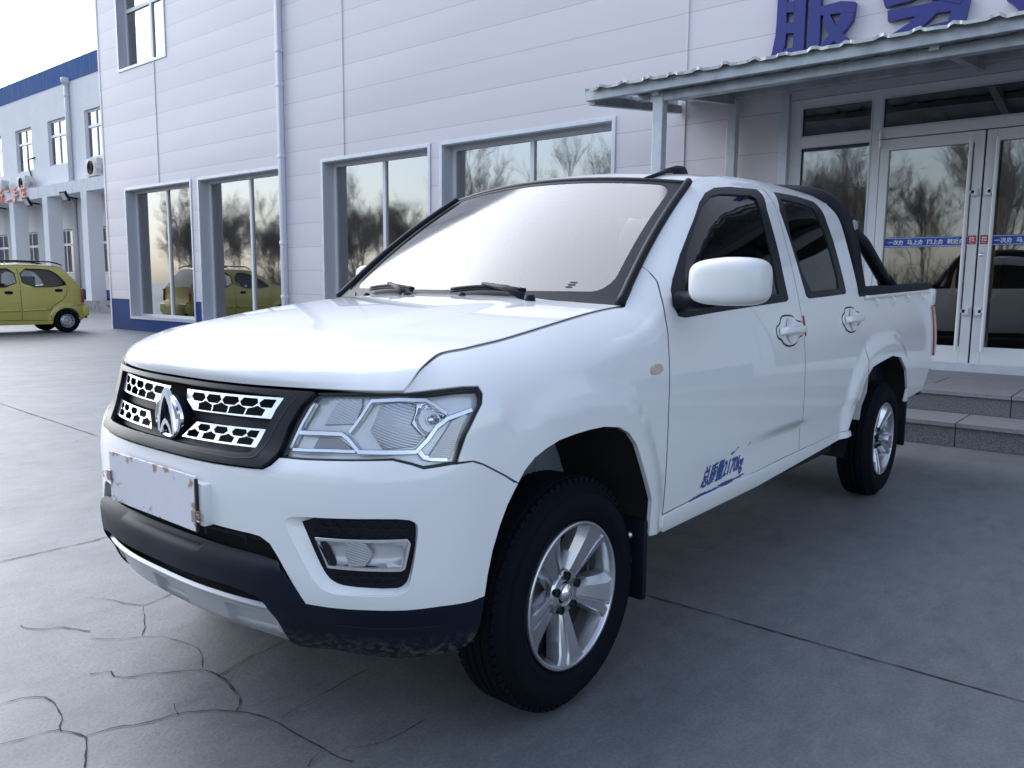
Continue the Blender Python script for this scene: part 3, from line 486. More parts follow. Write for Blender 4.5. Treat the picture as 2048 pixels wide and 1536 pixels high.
# upper wall cut round the openings, the base band below z .742
outer=[(-18.18,.742)]
for a,b in WIN: outer+=[(a,.742),(a,3.26),(b,3.26),(b,.742)]
outer+=[(DY0,.742),(DY0,3.268),(DY1,3.268),(DY1,.742),(16,.742),(16,9.4),(-18.18,9.4)]
wall_sheet('wall',FX,outer,[rc(*UP[0])],M['clad'],hall,.25,M['reveal'])
ob=[(-18.18,0)]+[(16,0),(16,.742),(DY1,.742),(DY1,.352),(DY0,.352),(DY0,.742)]
for a,b in WIN[::-1]: ob+=[(b,.742),(b,.33),(a,.33),(a,.742)]
ob+=[(-18.18,.742)]
wall_sheet('base_band',FX,ob,[],M['blue_clad'],hall)
sw_=MB(); sw_.add([(FX,-18.18,0),(FX-14,-18.18,0),(FX-14,-18.18,9.4),(FX,-18.18,9.4)],[(0,1,2,3)]); sw_.add([(FX,16,0),(FX-14,16,0),(FX-14,16,9.4),(FX,16,9.4)],[(0,1,2,3)]);sw_.add([(FX,-18.18,9.4),(FX-14,-18.18,9.4),(FX-14,16,9.4),(FX,16,9.4)],[(0,1,2,3)]); sw_.add([(FX-14,-18.18,0),(FX-14,16,0),(FX-14,16,9.4),(FX-14,-18.18,9.4)],[(0,1,2,3)])
sw_.build('end_wall',M['clad'],hall)
for y,z0 in ((-15.53,3.30),(-9.13,3.30),(-2.73,.742),(3.67,.742),(10.07,.742)):
    jt=MB();jt.box(FX,FX+.010,y-.028,y+.020,z0,5.93 if y<-15 else 9.4); jt.box(FX,FX+.014,y+.018,y+.024,z0,5.93 if y<-15 else 9.4);jt.build('cover_strip',M['clad'],hall)
jt=MB();jt.box(FX-.02,FX+.012,-18.195,-18.12,0,9.4);jt.build('corner_strip',M['clad'],hall)
rmb=MB(); rmb.box(FX-.31,FX-5,-18.1,15.9,.02,9.3)
inner_=rmb.build('inner_shell',M['room'],hall)
# openings
def frame_box(mb,x0,x1,y0,y1,z0,z1,w):
    mb.box(x0,x1,y0,y0+w,z0,z1);mb.box(x0,x1,y1-w,y1,z0,z1);mb.box(x0,x1,y0+w,y1-w,z0,z0+w);mb.box(x0,x1,y0+w,y1-w,z1-w,z1)
for a,b in WIN:
    t=MB(); frame_box(t,FX+.001,FX+.016,a-.055,b+.055,.33-.05,3.26+.055,.055) ; t.build('window_casing',M['alu'],hall,bevel=.004)
    rv_=MB(); d=.30
    rv_.box(FX,FX-d,a-.002,a+.012,.33,3.26);rv_.box(FX,FX-d,b-.012,b+.002,.33,3.26);rv_.box(FX,FX-d,a,b,3.248,3.262);rv_.box(FX+.02,FX-d,a,b,.328,.345)
    rv_.build('window_reveal',M['reveal'],hall)
    f=MB(); frame_box(f,FX-.22,FX-.28,a+.01,b-.01,.342,3.25,.055); mid=a+(b-a)*.515; f.box(FX-.215,FX-.275,mid-.035,mid+.035,.39,3.20); fr=f.build('window',M['frame'],hall,bevel=.004)
    gl=MB(); gl.add([(FX-.25,a+.06,.39),(FX-.25,mid-.03,.39),(FX-.25,mid-.03,3.2),(FX-.25,a+.06,3.2)],[(0,1,2,3)]); gl.add([(FX-.255,mid+.03,.39),(FX-.255,b-.06,.39),(FX-.249,b-.06,3.2),(FX-.249,mid+.03,3.2)],[(0,1,2,3)]); gl.build('pane',M['shopglass'],fr,recalc=False)
    cu=MB(); n_=14; w_=.42 
    vs=[(FX-.36+.02*math.sin(i*2.2),a+.03+w_*i/(n_-1),z) for z in (.38,3.22) for i in range(n_)];cu.add(vs,[(i,i+1,n_+i+1,n_+i) for i in range(n_-1)]);cu.build('curtain',M['curtain'],hall,smooth=True)
y0,y1,z0,z1=UP[0]
t=MB(); frame_box(t,FX+.001,FX+.02,y0-.06,y1+.06,z0-.06,z1+.06,.06);t.build('window_casing',M['alu'],hall,bevel=.003)
f=MB();frame_box(f,FX-.17,FX-.23,y0+.01,y1-.01,z0+.01,z1-.01,.07);mid=y0+1.22;f.box(FX-.165,FX-.225,mid-.05,mid+.05,z0+.07,z1-.07);f.box(FX-.166,FX-.226,y0+.07,y1-.07,7.22,7.30);fr=f.build('window',M['frame'],hall,bevel=.004)
gl=MB();gl.add([(FX-.2,y0+.07,z0+.07),(FX-.2,y1-.07,z0+.07),(FX-.2,y1-.07,z1-.07),(FX-.2,y0+.07,z1-.07)],[(0,1,2,3)]);gl.build('pane',M['shopglass'],fr,recalc=False)
cu=MB();cu.add([(FX-.28,y0+.05,z0),(FX-.28,y0+.65,z0),(FX-.28,y0+.65,z1),(FX-.28,y0+.05,z1)],[(0,1,2,3)]);cu.add([(FX-.285,y0+.7,z0),(FX-.285,y0+1.2,z0),(FX-.285,y0+1.2,z1),(FX-.285,y0+.7,z1)],[(0,1,2,3)]);cu.build('curtain',M['curtain'],hall,recalc=False)
# rain pipe
rp=MB();rp.box(FX+.012,FX+.102,-10.90,-10.805,.05,9.4)
for z in (5.32,4.72,3.46,1.9,.9): rp.box(FX+.008,FX+.110,-10.912,-10.793,z-.035,z+.035)
rpo=rp.build('rain_pipe',mat('pipe_plastic',(.66,.66,.72),rough=.4),bevel=.010,auto=35); tag(rpo,'square white rain pipe running down the lilac boards between the shop windows','pipe')
# entrance bay
casing=MB(); frame_box(casing,FX+.001,FX+.03,DY0-.08,DY1+.08,.352,3.268+.09,.09) ; casing.build('door_casing',M['alu'],hall,bevel=.004)
rv_=MB(); rv_.box(FX,FX-.22,DY0-.002,DY0+.015,.352,3.268);rv_.box(FX,FX-.22,DY1-.015,DY1+.002,.352,3.268);rv_.box(FX,FX-.22,DY0,DY1,3.25,3.27); rv_.box(FX,FX-.03,DY0,DY1,3.20,3.25);rv_.build('window_reveal',M['reveal'],hall)
ent=MB();X0,X1=FX-.035,FX-.10
mull=[(DY0+.015,DY0+.13),(-.575,-.485),(1.46,1.55),(DY1-.13,DY1-.015)]
for a,b in mull: ent.box(X0,X1,a,b,.36,3.20)
ent.box(X0-.002,X1+.001,DY0+.13,DY1-.13,3.115,3.199)
for i in range(3): ent.box(X0+.001,X1,mull[i][1],mull[i+1][0],2.695,2.79)
for i in (0,2): ent.box(X0+.001,X1,mull[i][1],mull[i+1][0],.36,.55)
entf=ent.build('entrance_frame',M['frame'],hall,bevel=.005)
for i,(a,b) in enumerate(((mull[0][1],mull[1][0]),(mull[1][1],mull[2][0]),(mull[2][1],mull[3][0]))):
    gl=MB();gl.add([(FX-.07,a,2.78),(FX-.07,b,2.78),(FX-.07,b,3.12),(FX-.07,a,3.12)],[(0,1,2,3)])
    if i!=1: gl.add([(FX-.068,a,.54),(FX-.068,b,.54),(FX-.068,b,2.70),(FX-.068,a,2.70)],[(0,1,2,3)])
    gl.build('pane',M['glassdark'],entf,recalc=False)
    bd_=MB();frame_box(bd_,X0+.004,X0-.012,a,b,2.79,3.115,.018)
    if i!=1: frame_box(bd_,X0+.004,X0-.012,a,b,.55,2.695,.018)
    bd_.build('glazing_bead',M['alu'],entf)
M['band']=mat('blue_notice_band',(.02,.07,.35),rough=.35); M['white_ink']=mat('white_ink',(.8,.8,.82),rough=.5); M['red_label']=mat('red_label',(.45,.012,.02),rough=.4)
def planar_text(name,txt,size,x,yc,z,m,parent,ext=.0,align='CENTER',offset=0,sx=1):
    v,f=text_mesh(txt,size,extrude=ext,offset=offset,align=align,sx=sx); return mesh(name,[(x+c,yc+a,z+b) for a,b,c in v],f,m,parent)
def leaf(a,b,hinge):
    d=MB();w=.085 if True else 0
    d.box(X0+.002,X1+.004,a,a+w,.40,2.685);d.box(X0+.002,X1+.004,b-w,b,.40,2.685);d.box(X0+.002,X1+.004,a+w,b-w,.40,.60);d.box(X0+.002,X1+.004,a+w,b-w,2.575,2.685)
    o=d.build('door',M['frame'],hall,bevel=.005)
    gl=MB();gl.add([(FX-.07,a+w,.6),(FX-.07,b-w,.6),(FX-.07,b-w,2.58),(FX-.07,a+w,2.58)],[(0,1,2,3)]);gl.build('pane',M['glassdark'],o,recalc=False)
    s=MB();s.box(FX-.064,FX-.067,a+w,b-w,1.588,1.690);bo=s.build('notice_band',M['band'],o)
    s=MB();s.box(FX-.0625,FX-.0638,a+w,b-w,1.596,1.600);s.box(FX-.0625,FX-.0638,a+w,b-w,1.679,1.683);s.build('band_line',M['white_ink'],bo)
    cy=(a+b)/2
    for k,tx in enumerate(('一次办','马上办','网上办','就近办')): planar_text('band_lettering',tx,.052,FX-.0622,a+w+.115+k*.185,1.618,M['white_ink'],bo,offset=.0012)
    sg=1 if hinge<0 else -1; ye=b if hinge<0 else a
    hb_=MB();yh=ye-sg*.105
    hb_.tube([(X0+.065,yh,.56),(X0+.065,yh,2.60)],.017,10)
    for z in (.95,2.10): hb_.box(X0,X0+.06,ye-sg*.075,ye-sg*.022,z-.035,z+.035);hb_.box(X0+.045,X0+.06,yh,ye-sg*.05,z-.015,z+.015)
    hb_.build('pull_bar',M['frame'],o,auto=35)
    lb=MB();lb.box(X0+.0032,X0+.0048,ye-sg*.082,ye-sg*.010,1.602,1.688);lbo=lb.build('pull_label',M['red_label'],o)
    planar_text('label_lettering','拉',.052,X0+.0056,ye-sg*.046,1.634,M['white_ink'],lbo,offset=.001);planar_text('label_lettering','PULL',.020,X0+.0056,ye-sg*.046,1.609,M['white_ink'],lbo)
    if sg<0:
        lk=MB();lk.lathe([(0,.010),(.016,.008),(.022,.0)],18,(X0+.002,ye+.028,1.50),'x');lk.build('lock',M['satin'],o,smooth=True)
    hg=MB();hg.tube([(X0+.012,(a if hinge<0 else b),2.60),(X0+.012,(a if hinge<0 else b),2.68)],.018,10);hg.tube([(X0+.012,(a if hinge<0 else b),2.69),(X0+.012,(a if hinge<0 else b),2.76)],.018,10);hg.build('hinge',M['alu'],o,auto=35)
    return o
leaf(-.480,.466,-1); leaf(.482,1.455,1)
gp=MB();gp.box(X0-.02,X1,.466,.482,.40,2.685);gp.box(X0,X1-.01,-.485,1.46,.36,.40);gp.build('door_gap',M['seal'],hall)
M['wood']=mat('brown_wood',(.45,.14,.03),rough=.45,coat=.3,var=.5,vscale=4); M['gold']=mat('ochre_cloth',(.70,.36,.07),rough=.8,var=.4,vscale=6)
dd_=MB()
# hanging cloths and a counter inside the entrance
for y,w,z0,z1,mi in ((-1.05,.50,.5,2.35,0),(-.60,.10,.5,2.3,1),(-.15,.20,1.2,2.2,1),(.12,.22,.9,2.25,0),(.42,.22,1.0,2.15,1)):
    dd_.cur=mi;n_=10;vs=[(FX-1.1+.03*math.sin(i*1.9),y-w/2+w*i/(n_-1),z+(.10*abs(i/(n_-1)-.5)*2 if z==z0 else 0)) for z in (z0,z1) for i in range(n_)];dd_.add(vs,[(i,i+1,n_+i+1,n_+i) for i in range(n_-1)])
# ---------- cut-away behind the entrance ----------
bpy.data.objects.remove(inner_)
rm=MB()
for (a,b) in WIN: 
    rm.box(FX-.9,FX-3.4,a-.3,b+.3,.1,3.6)
dd_.build('hanging_cloth',None,hall,mats=[M['wood'],M['gold']],smooth=True,recalc=False)
fl_=MB(); fl_.box(FX-.31,FX-6,-18.1,15.9,.20,.34); fl_.build('floor_slab',mat('shop_floor',(.16,.155,.15),rough=.25),hall)
cl_=MB(); cl_.box(FX-.31,FX-6,-18.1,15.9,3.45,3.6); cl_.box(FX-6,FX-6.1,-18.1,15.9,.3,9); cl_.build('inner_wall',mat('inner_wall',(.32,.32,.31),rough=.9),hall)
ct=MB(); ct.box(FX-3,FX-3.6,-1.2,2.8,.34,1.45);ct.box(FX-2.96,FX-3.64,-1.25,2.85,1.45,1.50); ct.build('counter',mat('reception_counter',(.03,.035,.045),rough=.3),hall,bevel=.01)
# steps of speckled granite
gran=mat('flamed_granite',(.19,.195,.21),rough=.75,var=.62,vscale=110,bump=.4,bscale=200,dark=(.06,.062,.07)); tread=mat('worn_granite_tread',(.24,.24,.25),rough=.65,var=.25,vscale=30)
stp=MB(); sy0,sy1=-2.05,4.3
def slabs(x0,x1,z0,z1,L,ph,mi):
    stp.cur=mi;y=sy0;k=0
    while y<sy1-.01:
        y2=min(sy1,y+(L if k or not ph else ph));stp.box(x0,x1,y+.003,y2-.003,z0,z1);y=y2;k+=1
slabs(-4.86,-4.90,0,.150,.80,.48,0);slabs(-4.845,-5.42,.150,.182,.80,.48,1)
slabs(-5.40,-5.44,.183,.322,.95,.30,0);slabs(-5.385,-5.95,.322,.352,.95,.30,1)
slabs(-5.952,-6.55,.318,.352,.95,.60,1);slabs(-6.552,-7.20,.318,.352,.95,.30,1)
stp.cur=2;stp.box(-4.90,-7.19,sy0+.02,sy1-.02,0,.150);stp.box(-5.44,-7.19,sy0+.02,sy1-.02,.15,.317)
so=stp.build('entrance_steps',None,mats=[gran,tread,M['room']],bevel=.003);tag(so,'two granite steps and landing leading up to the white glazed doors','steps')
# canopy over the entrance
can=empty('entrance_canopy',(0,0,0),label='corrugated metal lean to canopy on galvanised square posts over the glazed doors',cat='canopy')
yL,yR=-2.80,6.2
b_=MB();b_.box(-5.22,-5.27,yL,yR,3.03,3.125);b_.box(-5.27,-5.275,yL+.002,yR,3.032,3.10);b_.build('fascia_beam',M['galv'],can,bevel=.006)
b_=MB();b_.box(-5.36,-5.46,-2.13,yR,2.953,3.035);b_.build('front_beam',M['galv'],can,bevel=.006)
b_=MB();b_.box(-6.98,-7.08,-2.13,yR,3.262,3.36);b_.build('wall_beam',M['galv'],can,bevel=.006)
b_=MB();b_.box(-6.1,-6.2,yL,yR,3.17,3.235);b_.build('purlin',M['galv'],can,bevel=.006)
for y in (yL+.03,-2.04,.4,2.9,5.4):
    b_=MB();b_.obox((-6.22,y,3.155),(1,0,-.118),(0,1,0),(.118,0,1),.93,.035,.045);b_.build('rafter',M['galv'],can)
for y in (-2.04,5.2):
    b_=MB();b_.box(-5.35,-5.45,y-.055,y+.055,0,3.03);b_.build('post',M['post'],can,bevel=.008)
    b_=MB();b_.box(-7.02,-7.12,y-.055,y+.055,0,3.26);b_.build('post',M['post'],can,bevel=.008)
# corrugated sheet: trapezoid ribs running down the slope
cs=MB();prof=[];y=yL+.08;rp_=.262
while y<yR:
    prof+= [(y,0),(y+.085,0),(y+.105,.009),(y+.125,.019),(y+.165,.020),(y+.185,.010),(y+.205,0)]; y+=rp_
c=len(prof);xs=[-5.16,-5.5,-6.3,-7.19];vs=[]
rj=random.Random(4)
for k,x in enumerate(xs):
    for i,(a,h) in enumerate(prof): vs.append((x+(rj.uniform(-.012,.012) if k==0 else 0),a,3.135+(-5.2-x)*.118+h*(1 if k else rj.uniform(.7,1.15))))
cs.add(vs,[(k*c+i,k*c+i+1,(k+1)*c+i+1,(k+1)*c+i) for k in range(3) for i in range(c-1)])
lo_=[(x,y,z-.004) for x,y,z in vs];cs.add(lo_,[(k*c+i,k*c+i+1,(k+1)*c+i+1,(k+1)*c+i)[::-1] for k in range(3) for i in range(c-1)])
fr_=[v_ for v_ in vs[:c]];cs.add([(x+.001,y,z+.006) for x,y,z in fr_]+[(x+.001,y,z-.020) for x,y,z in fr_],[(i,c+i,c+i+1,i+1) for i in range(c-1)])
cs.build('corrugated_sheet',mat('corrugated_sheet',(.55,.58,.56),rough=.5,metal=.3,var=.3,vscale=4),can,recalc=False)
ev=MB();ev.box(-5.215,-7.19,yL-.004,yL,0,0) if False else None
e_=MB();e_.obox((-6.20,yL-.003,3.215),(1,0,-.118),(0,1,0),(.118,0,1),.98,.003,.055);e_.build('edge_flashing',M['galv'],can)
# blue sign characters fixed to the boards (service hall)
GLYPH_A=[[[(-1.622,4.584),(-1.523,4.562),(-1.506,4.25),(-1.498,4.022),(-1.495,3.889),(-1.506,3.777),(-1.536,3.652),(-1.653,3.672),(-1.613,3.891),(-1.606,4.043),(-1.606,4.27)],[(-1.435,4.44),(-1.307,4.411),(-1.295,4.206),(-1.295,3.667),(-1.4,3.679),(-1.511,3.69),(-1.508,3.739),(-1.414,3.738),(-1.412,3.893)],[(-1.523,4.562),(-1.312,4.514),(-1.307,4.415),(-1.517,4.462)],[(-1.507,4.227),(-1.421,4.213),(-1.417,4.104),(-1.503,4.114)],[(-1.5,4.007),(-1.414,3.998),(-1.41,3.889),(-1.498,3.897)],[(-1.275,4.505),(-1.154,4.477),(-1.137,4.173),(-1.131,3.804),(-1.137,3.667),(-1.259,3.674),(-1.253,3.919)],[(-1.154,4.477),(-0.837,4.417),(-0.832,4.191),(-0.951,4.198),(-0.954,4.243),(-0.918,4.263),(-0.92,4.352),(-1.149,4.391)],[(-1.136,4.104),(-0.928,4.116),(-0.784,4.079),(-0.793,3.977),(-0.925,3.999),(-1.042,4.004),(-1.131,4.011)]],[[(-0.792,3.973),(-0.806,3.899),(-0.882,3.805),(-0.998,3.716),(-1.118,3.669),(-1.138,3.691),(-1.066,3.765),(-0.987,3.851),(-0.936,3.942),(-0.925,3.998)]],[[(-1.099,4.01),(-1.033,3.999),(-0.97,3.876),(-0.891,3.788),(-0.77,3.667),(-0.809,3.652),(-0.921,3.675),(-1.02,3.775),(-1.103,3.91)]]]
GLYPH_B=[[[(-0.467,3.927),(-0.17,3.922),(0.101,3.934),(0.265,3.916),(0.256,3.822),(0.125,3.812),(-0.034,3.818),(-0.263,3.829),(-0.457,3.823)]],[[(-0.166,3.853),(0.009,3.844),(-0.063,3.773),(-0.172,3.691),(-0.285,3.652),(-0.49,3.662),(-0.374,3.711),(-0.259,3.768)],[(0.117,3.822),(0.256,3.827),(0.231,3.675),(0.183,3.647),(0.041,3.664),(-0.108,3.678),(-0.059,3.713),(0.092,3.722)],[(-0.535,4.101),(-0.492,3.966),(-0.273,3.977),(-0.049,4.041),(0.156,4.26),(-0.067,4.313),(-0.265,4.354),(-0.327,4.288),(-0.013,4.217),(-0.15,4.113),(-0.313,4.08)]],[[(-0.258,4.501),(-0.125,4.46),(-0.275,4.268),(-0.473,4.201),(-0.528,4.256),(-0.363,4.339)],[(-0.358,4.253),(-0.275,4.259),(-0.049,4.049),(0.224,3.949),(0.184,3.858),(-0.076,3.962),(-0.232,4.105)]]]

def glyph(layers,label):
    mb=MB()
    for k,polys in enumerate(layers):
        x1=FX+.085+.0035*k;x0=FX+.012
        for P in polys:
            P=P if area(P)>0 else P[::-1];n=len(P);mb.add([(x1,a,b) for a,b in P]+[(x0,a,b) for a,b in P],[tuple(range(n)),tuple(range(n,2*n))[::-1]]+[(i,n+i,n+(i+1)%n,(i+1)%n) for i in range(n)])
    o=mb.build('sign_character',M['sign'],recalc=False);tag(o,label,'sign','blue characters of the wall sign')
glyph(GLYPH_A,'first big blue wall character at the left end of the sign over the canopy')
glyph(GLYPH_B,'middle big blue wall character seen over the canopy between two others')
v,f=text_mesh('大',1.0,extrude=.035,offset=.032);z0=min(p[1] for p in v);y0=min(p[0] for p in v)
tag(mesh('sign_character',[(FX+.06+c,.57+a-y0,3.70+b-z0) for a,b,c in v],f,M['sign']),'blue wall character cut by the right edge of the photo above the canopy','sign','blue characters of the wall sign')
# ---------------- the long white building behind ----------------
BX=-11.66;WX=-12.4
ann=empty('long_white_building',(0,0,0),label='long white two storey building with a blue roof band and ground floor colonnade',cat='building')
M['render']=mat('white_render',(.78,.78,.80),rough=.85,var=.07,vscale=1.2); M['band_blue']=stain(mat('blue_roof_band',(.045,.11,.30),rough=.9,spec=.2),(.09,.14,.27),scale=(1,2,.3),pos=(.45,.6),nscale=3)
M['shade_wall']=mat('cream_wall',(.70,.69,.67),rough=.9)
yA,yB=-72,-24
ups=[(-38.47,-36.66),(-34.93,-33.15),(-31.39,-29.76)]; ups=[(a-3.54*2,b-3.54*2) for a,b in ups[:1]]+[(a-3.54,b-3.54) for a,b in ups[:1]]+ups+[(-27.85,-26.2)]
lows=[(-42.7,-41.0),(-39.15,-37.4),(-35.46,-33.74),(-31.55,-29.8),(-28.0,-26.3)]
lows=[(a,b) for a,b in lows]
WL=-12.66
wall_sheet('wall',WX,rc(yA,yB,4.7,9.0),[rc(a,b,5.90,7.73) for a,b in ups],M['render'],ann,.22)
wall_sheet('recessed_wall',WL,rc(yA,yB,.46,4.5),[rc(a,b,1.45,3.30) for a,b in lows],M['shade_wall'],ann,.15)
q=MB();q.box(WX+.02,WX-.3,yA,yB,9.0,9.62+.15);q.build('roof_band',M['band_blue'],ann)
q=MB();q.box(BX,WL,yA,yB,4.50,4.96);q.build('ledge',stain(mat('stained_ledge',(.72,.72,.75),rough=.9),(.40,.40,.42),scale=(1,1.5,.5),pos=(.5,.7),nscale=3,amt=.6),ann)
q=MB();q.box(BX+.12,WL,yA,yB,0,.40);q.build('plinth',stain(mat('rough_plinth',(.26,.26,.26),rough=.95),(.10,.10,.10),pos=(.5,.62),nscale=5),ann)
q=MB();q.box(WL+.03,WL,yA,yB,.46,.80);q.build('blue_band',M['blue_clad'],ann)
q=MB();q.box(WL,-20,yA,yB,8.9,9.0);q.box(WL-.3,WL-.4,yA,yB,0,9);q.build('back_shell',M['room'],ann)
for y in (-44.75,-41.07,-37.36,-33.75,-30.1,-26.4):
    q=MB();q.box(BX+.004,BX-.55,y-.23,y+.27,.38,4.5);q.build('column',M['render'],ann,bevel=.01)
M['farglass']=glassmat('annex_glass',(.35,.38,.38),refl_ior=2.6)
def small_window(par,x,a,b,z0,z1,blind):
    f=MB();frame_box(f,x-.10,x-.16,a+.01,b-.01,z0+.01,z1-.01,.06);mid=(a+b)/2;zt=z0+(z1-z0)*.66;f.box(x-.095,x-.155,mid-.035,mid+.035,z0+.06,z1-.06);f.box(x-.09,x-.15,a+.06,b-.06,zt-.05,zt+.05);o=f.build('window',M['frame'],par)
    g_=MB();g_.add([(x-.13,a+.05,z0+.05),(x-.13,b-.05,z0+.05),(x-.13,b-.05,z1-.05),(x-.13,a+.05,z1-.05)],[(0,1,2,3)]);g_.build('pane',M['farglass'],o,recalc=False)
    if blind:
        k=MB();w=(b-a);k.add([(x-.2,a+.05,z0),(x-.2,a+w*.25,z0),(x-.2,a+w*.22,z1),(x-.2,a+.05,z1)],[(0,1,2,3)]);k.add([(x-.2,mid+w*.02,z0),(x-.2,mid+w*.2,z0),(x-.2,mid+w*.1,z1),(x-.2,mid,z1)],[(0,1,2,3)]);k.build('curtain',M['curtain'],o,recalc=False)
        k=MB();k.add([(x-.19,a+w*.26,z0),(x-.19,mid,z0),(x-.19,mid,z1),(x-.19,a+w*.23,z1)],[(0,1,2,3)]);k.add([(x-.19,mid+w*.21,z0),(x-.19,b-.05,z0),(x-.19,b-.05,z1),(x-.19,mid+w*.11,z1)],[(0,1,2,3)]);k.build('white_curtain',M['white_cloth'],o,recalc=False)
M['white_cloth']=mat('white_curtain',(.75,.76,.76),rough=.9)
for a,b in ups: small_window(ann,WX,a,b,5.90,7.73,True)
for a,b in lows: small_window(ann,WL,a,b,1.45,3.30,False)
q=MB();q.tube([(WX+.09,-32.67,4.96),(WX+.09,-32.67,8.95)],.095,14);q.tube([(WX+.09,-32.67,8.85),(WX+.09,-32.67,9.0),(WX+.09,-32.67,9.12)],[.10,.19,.19],12);
for z in (5.15,6.85,8.4): q.tube([(WX+.09,-32.67,z),(WX+.09,-32.67,z+.06)],.108,12)
q.tube([(WL+.10,-33.2,.4),(WL+.10,-33.2,4.5)],.095,12);q.build('downpipe',mat('grey_pipe',(.58,.58,.60),rough=.5),ann,smooth=True)
# air conditioners standing on the ledge
ac0=empty('air_conditioner',(BX-.35,-30.0,4.96),label='weathered white air conditioner on the ledge beside the corner of the lilac building',cat='air conditioner',group='air conditioners on the ledge')
q=MB();q.box(.15,-.15,-.42,.42,.06,.62);q.build('casing',stain(mat('ac_casing',(.55,.55,.54),rough=.5),(.22,.2,.18),pos=(.5,.66),nscale=4),ac0,bevel=.015,auto=35)
q=MB()
for r_ in np.linspace(.05,.22,5): q.tube([(.158,-.10+r_*math.cos(t),.34+r_*math.sin(t)) for t in np.linspace(0,2*PI,25)],.006,5,caps=False)
q.build('fan_grille',M['black'],ac0);q=MB();q.lathe([(0,.152),(.22,.152)],24,(0,-.10,.34),'x');q.build('fan_opening',M['room'],ac0)
q=MB();q.box(.1,-.1,-.36,-.30,0,.06);q.box(.1,-.1,.30,.36,0,.06);q.build('foot',M['black'],ac0)
for y,l in ((-36.6,'white air conditioner on the ledge behind the red rooftop characters'),(-39.3,'white air conditioner on the ledge at the left edge of the photo')):
    c_=copy_tree(ac0);c_.location=(BX-.35,y,4.96);c_['label']=l
ac0.location=(BX-.30,-29.55,4.96);ac0.scale=(1.15,1.15,1.15)
cb_=MB();cb_.tube([(WX+.02,-36.4,6.4),(WX+.10,-36.9,6.35),(WX+.05,-37.0,6.0),(WX+.05,-36.8,5.6),(WX+.05,-36.75,4.96)],.03,6);tag(cb_.build('cable',M['bezel'],smooth=True),'grey hose hanging down the white wall beside the leftmost upper window','hose')
# flood lamps
fl0=empty('floodlight',(BX+.02,-30.55,4.30),label='black floodlight on the beam over the column nearest the lilac building',cat='lamp',group='floodlights on the colonnade')
q=MB();q.obox((.42,-.1,.02),(.9,0,-.42),(0,1,0),(.42,0,.9),.04,.26,.19);q.build('lamp_body',M['black'],fl0,bevel=.01);q=MB();q.obox((.462,-.1,0),(.9,0,-.42),(0,1,0),(.42,0,.9),.003,.20,.14);q.build('lamp_glass',mat('flood_glass',(.35,.36,.38),rough=.2),fl0)
q=MB();q.tube([(0,0,-.05),(.36,-.08,0)],.035,6);q.build('bracket',M['black'],fl0)
for y,l in ((-34.2,'black floodlight on the middle colonnade column beyond the yellow car'),(-37.85,'black floodlight under the red characters near the left edge of the photo')):
    c_=copy_tree(fl0);c_.location=(BX+.02,y,4.30);c_['label']=l
# red rooftop letters
M['redsign']=mat('red_sign_letter',(.70,.22,.17),rough=.5)
for ch,y,l in (('车',-35.75,'red standing character at the right end of the row on the ledge'),('手',-36.62,'red standing character second from the right on the ledge'),('二',-37.5,'red two stroke character on the ledge'),('析',-38.3,'red standing character near the left edge on the ledge'),('信',-39.2,'red standing character cut by the left edge of the photo')):
    v,f=text_mesh(ch,.66,extrude=.03,offset=.003); o=mesh('sign_character',[(BX+.06+c,y+a,4.55+b) for a,b,c in v],f,M['redsign']); tag(o,l,'sign','red characters on the ledge')
# ---------------- the white pickup ----------------
def mz(P): return [(-u,z) for u,z in P][::-1]
def U0(x): return float(x2u(x))
truck=empty('pickup_truck',(0,0,0),label='white double cab pickup truck with a black roll bar parked tail first to the steps',cat='pickup truck')
O=OUT
topline=[(U0(x),z) for x,z in TOP]           # roof and pillar edge in skin coordinates
tl_x=np.array([p[0] for p in topline]);tl_z=np.array([p[1] for p in topline])
def topz(u): return float(np.interp(u,tl_x,tl_z))
# fender
arch=O['archF']; 
_hl=pchip([.765,.787,.813,.853,.922,1.01,1.135,1.244,1.352,1.524,1.720],[.931,.950,.972,.990,1.006,1.017,1.031,1.047,1.064,1.088,1.1105])
HLc=[(float(u),float(_hl(u))) for u in np.r_[np.linspace(.765,.95,16),np.linspace(.97,1.72,30)]]
fender_poly=[(u,z-.004) for u,z in HLc]+[(u,topz(u)-.004) for u in np.linspace(1.735,1.882,10)]+[O['shut'][0]]+O['shut'][1:]+[(1.795,.402),(1.69,.415)]+arch+O['seam'][1:-1]+[(.892,.772),(.919,.830),(.949,.873),(.970,.897),(.980,.921),(.975,.938),(.934,.939),(.87,.935),(.803,.930)]
fender=panel('fender',fender_poly,M['paint'],truck,h=.028,estep=.014,lip=.014)
mirror_tree(fender)
# cabin side: two doors with their windows
G=.0025
shut=[(u+2*G,z) for u,z in O['shut']]
pil=[(u,topz(u)-.003) for u in np.linspace(1.885,2.985,34)]
doorF=[(shut[0][0]+.001,topz(shut[0][0])-.02)]+shut[1:]+[(1.800,.456)]+[p for p in O['doorbot'][1:-2] if p[0]<2.95]+[(2.99-G,.475)]+[(2.99-G,topz(2.99)-.003)]+pil[::-1][1:]
front_door=panel('front_door',doorF,M['paint'],truck,holes=[O['winF']],h=.026,estep=.014,lip=.02,fn=door_fn)
rear_top=[(2.99+G,topz(3)-.003)]+[(u,topz(u)-.003) for u in np.linspace(3.05,3.72,16)]+[(3.79,1.628),(3.825,1.60),(3.838,1.555)]
doorR=[(2.99+G,.476),(3.252,.478),(3.585,.484)]+O['doorrear']+[(3.765,.693),(3.800,.716),(3.822,.727)]+[(3.838,.90)]+rear_top[::-1]
